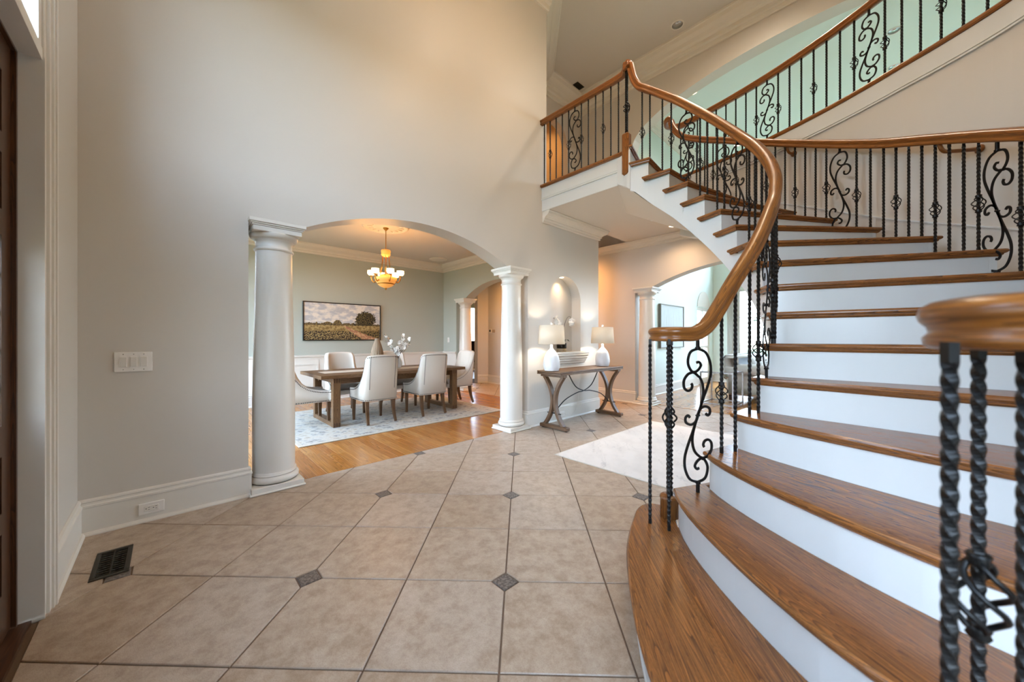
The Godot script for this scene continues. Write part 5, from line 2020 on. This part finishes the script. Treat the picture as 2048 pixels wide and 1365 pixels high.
func build_foyer_details() -> void:
	plate_switch("switch_plate", "white three-gang rocker switch plate on the foyer wall", V(-0.1655, 3.3845, 1.048), V(0, -1, 0), 0.173, 0.128, 3)
	# duplex outlet set sideways in the baseboard
	var o := thing("wall_outlet", "white sideways wall outlet in the baseboard by the floor vent", "outlet")
	var st := flat()
	var c := V(-0.083, 3.364, 0.085)
	obox(st, Transform3D(Basis.IDENTITY, c), Vector3(0.122, 0.074, 0.008), 0.003)
	part(st, "cover_plate", M.plastic, o)
	st = flat()
	obox(st, Transform3D(Basis.IDENTITY, c + Vector3(0, 0, 0.005)), Vector3(0.07, 0.036, 0.004), 0.002)
	var face := part(st, "receptacle", M.trim, o)
	st = flat()
	for sx in [-0.017, 0.017]:
		for sy in [-0.007, 0.007]: obox(st, Transform3D(Basis.IDENTITY, c + Vector3(sx + 0.005, sy, 0.0072)), Vector3(0.008, 0.0024, 0.001))
		obox(st, Transform3D(Basis.IDENTITY, c + Vector3(sx - 0.008, 0, 0.0072)), Vector3(0.005, 0.005, 0.001))
	part(st, "slots", M.slot, face)
	# second outlet under the console
	o = thing("wall_outlet", "small white outlet in the baseboard under the console table", "outlet")
	st = flat()
	obox(st, Transform3D(Basis.IDENTITY, V(4.20, 3.364, 0.085)), Vector3(0.122, 0.074, 0.008), 0.003)
	part(st, "cover_plate", M.plastic, o)
	st = flat()
	obox(st, Transform3D(Basis.IDENTITY, V(4.20, 3.358, 0.085)), Vector3(0.07, 0.036, 0.004), 0.002)
	part(st, "receptacle", M.trim, o)
	# lamp cord hanging to it
	st = soft()
	tube(st, spline([V(4.62, 3.32, 0.72), V(4.60, 3.35, 0.45), V(4.57, 3.35, 0.22), V(4.45, 3.35, 0.05), V(4.25, 3.355, 0.085)], 5), 0.003, 0.003, 6)
	tag(part(st, "lamp_cord", M.trim, self), "thin pale lamp cord hanging behind the console table", "cord")
	# floor register
	o = thing("floor_vent", "dark metal floor vent with pierced pattern beside the baseboard", "vent")
	st = flat()
	var u0 := -0.289
	var u1 := -0.149
	var v0 := 2.712
	var v1 := 3.04
	for e in [[u0, u1, v0, v0 + 0.022], [u0, u1, v1 - 0.022, v1], [u0, u0 + 0.02, v0 + 0.022, v1 - 0.022], [u1 - 0.02, u1, v0 + 0.022, v1 - 0.022]]:
		bbox(st, e[0], e[1], e[2], e[3], 0.0, 0.006, 0.002)
	part(st, "vent_frame", M.pewter, o)
	st = flat()
	box(st, -0.2745, -0.2735, 2.7265, 3.0255, -0.62, -0.001)
	box(st, -0.1645, -0.1635, 2.7265, 3.0255, -0.62, -0.001)
	box(st, -0.2735, -0.1645, 2.7265, 2.7275, -0.62, -0.001)
	box(st, -0.2735, -0.1645, 3.0245, 3.0255, -0.62, -0.001)
	box(st, -0.2745, -0.1635, 2.7265, 3.0255, -0.621, -0.62)
	part(st, "duct", M.galvanised, o)
	st = flat()
	var mu := (u0 + u1) / 2
	box(st, mu - 0.003, mu + 0.003, v0 + 0.02, v1 - 0.02, 0.002, 0.005)
	part(st, "centre_bar", M.pewter, o)
	for col in 2:
		for i in 11:
			st = flat()
			var cu := lerpf(u0 + 0.02, u1 - 0.02, 0.25 + 0.5 * col)
			var cv := lerpf(v0 + 0.034, v1 - 0.034, i / 10.0)
			for sg in [-1.0, 1.0]:
				beam(st, V(cu - 0.025, cv - 0.006 * sg, 0.0035), V(cu + 0.025, cv + 0.006 * sg, 0.0035), 0.0045, 0.003)
			part(st, "grille_bar", M.pewter, o)
	# hall rug
	o = thing("hall_rug", "white low rug with faint grey marbled veins in the hall", "rug")
	st = flat()
	plate(st, PackedVector2Array([Vector2(2.888, 0.75), Vector2(5.05, 0.75), Vector2(5.05, 2.395), Vector2(2.888, 2.395)]), [Vector2(0.004, 0.008), Vector2(0.0, 0.005), Vector2(0.0, 0.0005)], Vector2(0.8, 0.6), Vector2(0.2, 0.3))
	part(st, "pile", M.marble_rug, o)
	st = flat()
	for e in [[2.880, 2.888, 0.75, 2.403], [2.888, 5.05, 2.395, 2.403]]: box(st, e[0], e[1], e[2], e[3], 0.0005, 0.006)
	part(st, "binding", M.rug_edge, o)
	# ceiling fittings
	downlight("lit recessed ceiling light in the hall below the balcony", V(5.794, 2.40, LOW), 0.085, true, 2.0, Color(1, 0.82, 0.62), 75.0)
	downlight("unlit recessed ceiling light high over the balcony", V(5.828, 2.352, CEIL), 0.10, false)
	downlight("recessed hall light hidden behind the console wall", V(5.70, 4.45, LOW), 0.085, true, 6.0, Color(1, 0.70, 0.42), 78.0)
	downlight("recessed hall light near the thermostat beyond the small arch", V(5.65, 6.45, LOW), 0.085, true, 5.0, Color(1, 0.72, 0.42), 75.0)
	downlight("lit recessed light in the foyer ceiling over the stair foot", V(3.2, 1.5, CEIL), 0.10, true, 3.0, Color(1, 0.90, 0.78), 80.0)
	downlight("lit recessed light in the ceiling over the gallery walk", V(5.05, 1.3, CEIL), 0.10, true, 6.0, Color(1, 0.92, 0.82), 80.0)
	vent_grille("dark square vent in the upper hall ceiling", V(5.825, 4.30, CEIL), 0.22, 0.22)
	# foyer chandelier, above the top of the picture
	var ch := thing("foyer_chandelier", "crystal foyer chandelier hanging above the stairwell", "chandelier", V(2.45, 1.45, 0))
	st = soft()
	lathe(st, [Vector2(0, CEIL), Vector2(0.08, CEIL - 0.01), Vector2(0.05, CEIL - 0.05), Vector2(0.008, CEIL - 0.07), Vector2(0.008, 5.0), Vector2(0.04, 4.97), Vector2(0.05, 4.6), Vector2(0.02, 4.45), Vector2(0.05, 4.38), Vector2(0, 4.32)], 16)
	part(st, "stem", M.brass, ch)
	for i in 8:
		var a := TAU * i / 8.0
		var d := Vector3(cos(a), 0, sin(a))
		st = soft()
		tube(st, spline([d * 0.04 + Vector3(0, 4.55, 0), d * 0.18 + Vector3(0, 4.45, 0), d * 0.33 + Vector3(0, 4.52, 0), d * 0.36 + Vector3(0, 4.62, 0)], 4), 0.008, 0.006, 7)
		var arm := part(st, "arm", M.brass, ch)
		st = soft()
		lathe(st, [Vector2(0, 4.63), Vector2(0.018, 4.64), Vector2(0.022, 4.68), Vector2(0.010, 4.72), Vector2(0, 4.745)], 12, Transform3D(Basis.IDENTITY, d * 0.36))
		part(st, "candle_bulb", M.bulb_glass, arm)
		lamp("candle_light", d * 0.36 + Vector3(0, 4.68, 0), Color(1.0, 0.82, 0.62), 0.24, 0.02, ch)
	# sconce seen past the end of the console wall
	o = thing("wall_sconce", "small cream plaster sconce on the hall wall past the console", "sconce", V(6.25, 4.32, 2.02))
	st = soft()
	lathe(st, [Vector2(0.0, -0.12), Vector2(0.03, -0.10), Vector2(0.055, -0.02), Vector2(0.075, 0.08), Vector2(0.068, 0.08), Vector2(0.0, 0.0)], 20)
	part(st, "bowl", M.crown, o)

# ------------------------------------------------------------------ living room
func build_living() -> void:
	for i in 3:
		window_unit(5 + i, "v", 11.12, [1.90, 0.6, -0.7][i], [3.0, 1.7, 0.4][i], 0.25, 2.5, 2, 3)
		window_unit(8 + i, "v", 11.12, [1.90, 0.6, -0.7][i], [3.0, 1.7, 0.4][i], 2.75, 5.2, 2, 3)
	window_unit(11, "v", 11.12, -2.4, -1.0, 0.25, 5.2, 2, 5)
	# arched glazed door in the side wall
	var d := setting("door_4")
	var st := flat()
	for e in [[9.85, 9.92], [10.68, 10.75], [10.28, 10.32]]: box(st, e[0], e[1], 3.50, 3.56, 0.0, 2.0)
	for e in [[0.0, 0.15], [0.95, 1.0], [1.93, 2.0]]: box(st, 9.92, 10.68, 3.50, 3.56, e[0], e[1])
	part(st, "door_frame", M.trim, d)
	st = flat()
	box(st, 9.9, 10.7, 3.525, 3.532, 0.1, 1.98)
	part(st, "pane", M.glass, d)
	st = flat()
	var p := PackedVector2Array()
	for i in 17:
		var t := PI * i / 16.0
		p.append(Vector2(10.3 + 0.45 * cos(t), 2.02 + 0.42 * sin(t)))
	extrude(st, p, V(0, 3.478, 0), V(1, 0, 0), Vector3.UP, V(0, -0.012, 0))
	part(st, "arch_panel", M.crown, d)
	# framed abstract
	var a := thing("abstract_painting", "large pale framed abstract picture on the aqua living room wall", "painting")
	st = flat()
	for e in [[7.62, 8.86, 1.925, 1.945], [7.62, 8.86, 0.985, 1.005]]: bbox(st, e[0], e[1], 3.42, 3.478, e[2], e[3], 0.002)
	for e in [[7.62, 7.64], [8.84, 8.86]]: bbox(st, e[0], e[1], 3.42, 3.478, 1.005, 1.925, 0.002)
	part(st, "picture_frame", M.frame_grey, a)
	st = flat()
	box(st, 7.64, 8.84, 3.435, 3.475, 1.005, 1.925)
	part(st, "canvas", M.art_canvas, a)
	st = flat()
	for i in 14:
		var x := 7.75 + 0.075 * i
		beam(st, V(x, 3.4345, 1.10 + 0.02 * (i % 3)), V(x + rng.randf_range(-0.05, 0.05), 3.4345, 1.55 + 0.05 * ((i * 5) % 7)), 0.006, 0.002)
	part(st, "brush_strokes", M.curtain, a)
	# metal and glass end table
	var t := thing("end_table", "slim chrome and glass end table behind the stair balusters", "table")
	var u0 := 7.02
	var u1 := 7.60
	var v0 := 1.90
	var v1 := 2.42
	for e in [[u0, v0], [u1, v0], [u0, v1], [u1, v1]]:
		st = flat()
		bbox(st, e[0] - 0.012, e[0] + 0.012, e[1] - 0.012, e[1] + 0.012, 0.0, 0.60, 0.002)
		part(st, "leg", M.chrome, t)
	st = flat()
	for h in [0.03, 0.588]:
		for v in [v0, v1]: box(st, u0, u1, v - 0.011, v + 0.011, h - 0.011, h + 0.011)
		for u in [u0, u1]: box(st, u - 0.011, u + 0.011, v0, v1, h - 0.011, h + 0.011)
	part(st, "frame_rail", M.chrome, t)
	st = flat()
	bbox(st, u0, u1, v0, v1, 0.60, 0.612, 0.002)
	part(st, "glass_top", M.glass, t)
	# sofa with cushions
	var s := thing("sofa", "off-white sofa with rolled arm in the living room", "sofa")
	st = soft()
	bbox(st, 7.75, 9.70, 1.25, 2.20, 0.12, 0.44, 0.04)
	part(st, "seat_base", M.sofa, s)
	st = soft()
	bbox(st, 7.75, 9.70, 2.02, 2.30, 0.40, 0.88, 0.06)
	part(st, "backrest", M.sofa, s)
	for u in [7.75, 9.52]:
		st = soft()
		bbox(st, u, u + 0.2, 1.22, 2.22, 0.12, 0.58, 0.05)
		var arm := part(st, "arm", M.sofa, s)
		st = soft()
		tube(st, PackedVector3Array([V(u + 0.1, 1.21, 0.60), V(u + 0.1, 2.24, 0.60)]), 0.115, 0.115, 16)
		part(st, "arm_roll", M.sofa, arm)
	for u in [8.0, 9.6]:
		for v in [1.3, 2.2]:
			st = flat()
			bbox(st, u - 0.03, u + 0.03, v - 0.03, v + 0.03, 0.0, 0.13, 0.004)
			part(st, "foot", M.walnut, s)
	var labels := ["pale sofa cushion nearest the rolled arm", "sofa cushion with a dark leaf pattern", "pale sofa cushion at the middle of the sofa"]
	for i in 3:
		var q := thing("cushion", labels[i], "cushion", V(8.29 + 0.43 * i, 1.80, 0.455), 0.0, "cushions on the sofa")
		st = soft()
		for k in [1.0, -1.0]:
			for x in 8:
				for y in 8:
					var pts := []
					for e in [[0, 0], [1, 0], [1, 1], [0, 1]]:
						var fx: float = (x + e[0]) / 4.0 - 1.0
						var fy: float = (y + e[1]) / 4.0 - 1.0
						var th: float = 0.07 * pow(maxf((1 - fx * fx) * (1 - fy * fy), 0.0), 0.5)
						pts.append(Basis(Vector3.RIGHT, -0.25) * Vector3(fx * 0.21, fy * 0.21 + 0.2, th * k))
					if k > 0: quad(st, pts[0], pts[1], pts[2], pts[3])
					else: quad(st, pts[3], pts[2], pts[1], pts[0])
		part(st, "cover", M.sofa if i != 1 else M.curtain, q)
		if i == 1:
			st = flat()
			for k in 9: leaf(st, Basis(Vector3.RIGHT, -0.25) * Vector3(-0.10 + 0.025 * k, 0.12 + 0.02 * k, 0.072), 0.06)
			part(st, "leaf_print", M.black, q)
	for e in [["pale curtain panel beside the living room window nearest the picture", 2.95], ["pale curtain panel between the living room windows", 1.78]]:
		st = soft()
		var prev := Vector3.ZERO
		for i in 41:
			var v: float = e[1] - 0.16 + 0.32 * i / 40.0
			var w := V(10.93 + 0.025 * sin(i * 1.3), v, 0.0)
			if i > 0: quad(st, prev + Vector3(0, 0.03, 0), w + Vector3(0, 0.03, 0), w + Vector3(0, 2.75, 0), prev + Vector3(0, 2.75, 0))
			prev = w
		tag(part(st, "curtain", M.curtain, self), e[0], "curtain", "living room curtains")
	downlight("lit recessed light in the living room ceiling seen above the stair rail", V(7.036, 2.56, 5.75), 0.085, true, 1.2)
	downlight("lit recessed light farther back in the living room ceiling", V(9.70, 2.53, 5.75), 0.085, true, 1.2)
	downlight("unlit recessed light in the living room ceiling, the nearer of a pair", V(7.78, 0.0, 5.75), 0.085, false)
	downlight("unlit recessed light in the living room ceiling, the farther of a pair", V(8.816, 0.0, 5.75), 0.085, false)

# ------------------------------------------------------------------ kitchen end
func build_kitchen() -> void:
	window_unit(12, "u", 12.08, 7.0, 9.6, 0.75, 2.5, 4, 2)
	var st := soft()
	var prev := Vector3.ZERO
	for i in 41:
		var u := 7.55 + 0.25 * i / 40.0
		var w := V(u, 11.9 + 0.02 * sin(i * 1.3), 0.0)
		if i > 0: quad(st, prev + Vector3(0, 0.03, 0), w + Vector3(0, 0.03, 0), w + Vector3(0, 2.6, 0), prev + Vector3(0, 2.6, 0))
		prev = w
	tag(part(st, "curtain", M.walnut, self), "dark curtain panel beside the bright kitchen window", "curtain")
	var c := thing("breakfast_chair", "dark brown leather chair in the kitchen beyond the small arch", "chair", V(7.42, 9.85, 0), deg_to_rad(-35))
	st = soft()
	obox(st, Transform3D(Basis(Vector3.RIGHT, -0.10), Vector3(0, 0.78, -0.20)), Vector3(0.44, 0.66, 0.06), 0.02)
	part(st, "backrest", M.brown_leather, c)
	st = soft()
	obox(st, Transform3D(Basis.IDENTITY, Vector3(0, 0.45, 0.02)), Vector3(0.45, 0.09, 0.45), 0.025)
	part(st, "seat", M.brown_leather, c)
	for x in [-0.19, 0.19]:
		for z in [-0.18, 0.21]:
			st = flat()
			obox(st, Transform3D(Basis.IDENTITY, Vector3(x, 0.205, z)), Vector3(0.04, 0.41, 0.04), 0.003)
			part(st, "leg", M.walnut, c)
	var t := thing("breakfast_table", "dark wood breakfast table by the kitchen window", "table", V(8.2, 10.3, 0))
	st = soft()
	lathe(st, [Vector2(0, 0.74), Vector2(0.54, 0.74), Vector2(0.55, 0.72), Vector2(0.54, 0.70), Vector2(0, 0.70)], 36)
	part(st, "table_top", M.walnut, t)
	st = soft()
	lathe(st, [Vector2(0.05, 0.70), Vector2(0.07, 0.5), Vector2(0.05, 0.3), Vector2(0.09, 0.1), Vector2(0.28, 0.03), Vector2(0.28, 0.0), Vector2(0, 0)], 24)
	part(st, "pedestal", M.walnut, t)
	# thermostat
	var o := thing("thermostat", "small thermostat pair on the warm hall wall beyond the small arch", "thermostat")
	st = flat()
	obox(st, Transform3D(Basis.IDENTITY, V(6.238, 7.42, 1.39)), Vector3(0.024, 0.11, 0.10), 0.004)
	part(st, "body", M.plastic, o)
	st = flat()
	obox(st, Transform3D(Basis.IDENTITY, V(6.225, 7.425, 1.40)), Vector3(0.003, 0.06, 0.055), 0.0)
	part(st, "display", M.slot, o)
	st = flat()
	obox(st, Transform3D(Basis.IDENTITY, V(6.24, 7.29, 1.39)), Vector3(0.02, 0.08, 0.09), 0.003)
	part(st, "sensor_box", M.pot_band, o)

# ------------------------------------------------------------------ upstairs
func build_upstairs() -> void:
	downlight("recessed light in the warm passage behind the upstairs archway", V(5.6, 5.6, CEIL), 0.085, true, 2.6, Color(1, 0.72, 0.42), 75.0)

# ------------------------------------------------------------------ outside the windows
func build_outdoors() -> void:
	var st := flat()
	box(st, -40.0, -0.62, -40.0, 40.0, -0.5, -0.30)
	box(st, -0.62, 11.25, 12.2, 40.0, -0.5, -0.30)
	box(st, 11.25, 60.0, -40.0, 40.0, -0.5, -0.30)
	struct(st, "ground", M.lawn)
	var spots := [[8.6, 17.0, "green tree outside the kitchen window"], [16.5, 2.0, "green tree outside the living room windows"], [17.0, -2.5, "leafy tree farther along outside the living room"]]
	for q in spots:
		var t := thing("garden_tree", q[2], "tree", V(q[0], q[1], -0.3), 0.0, "trees outside the windows")
		st = soft()
		tube(st, PackedVector3Array([Vector3(0, 0, 0), Vector3(0.05, 1.2, 0), Vector3(0.0, 2.6, 0.1)]), 0.16, 0.08, 9)
		part(st, "trunk", M.bark, t)
		st = flat()
		for i in 1500:
			var d := Vector3(rng.randfn(), rng.randfn(), rng.randfn()).normalized()
			var r := 1.7 * pow(rng.randf(), 0.35)
			leaf(st, Vector3(d.x * r, 3.0 + d.y * r * 1.15, d.z * r), 0.34)
		var f := part(st, "foliage", M.foliage, t)
		f.set_meta("kind", "stuff")
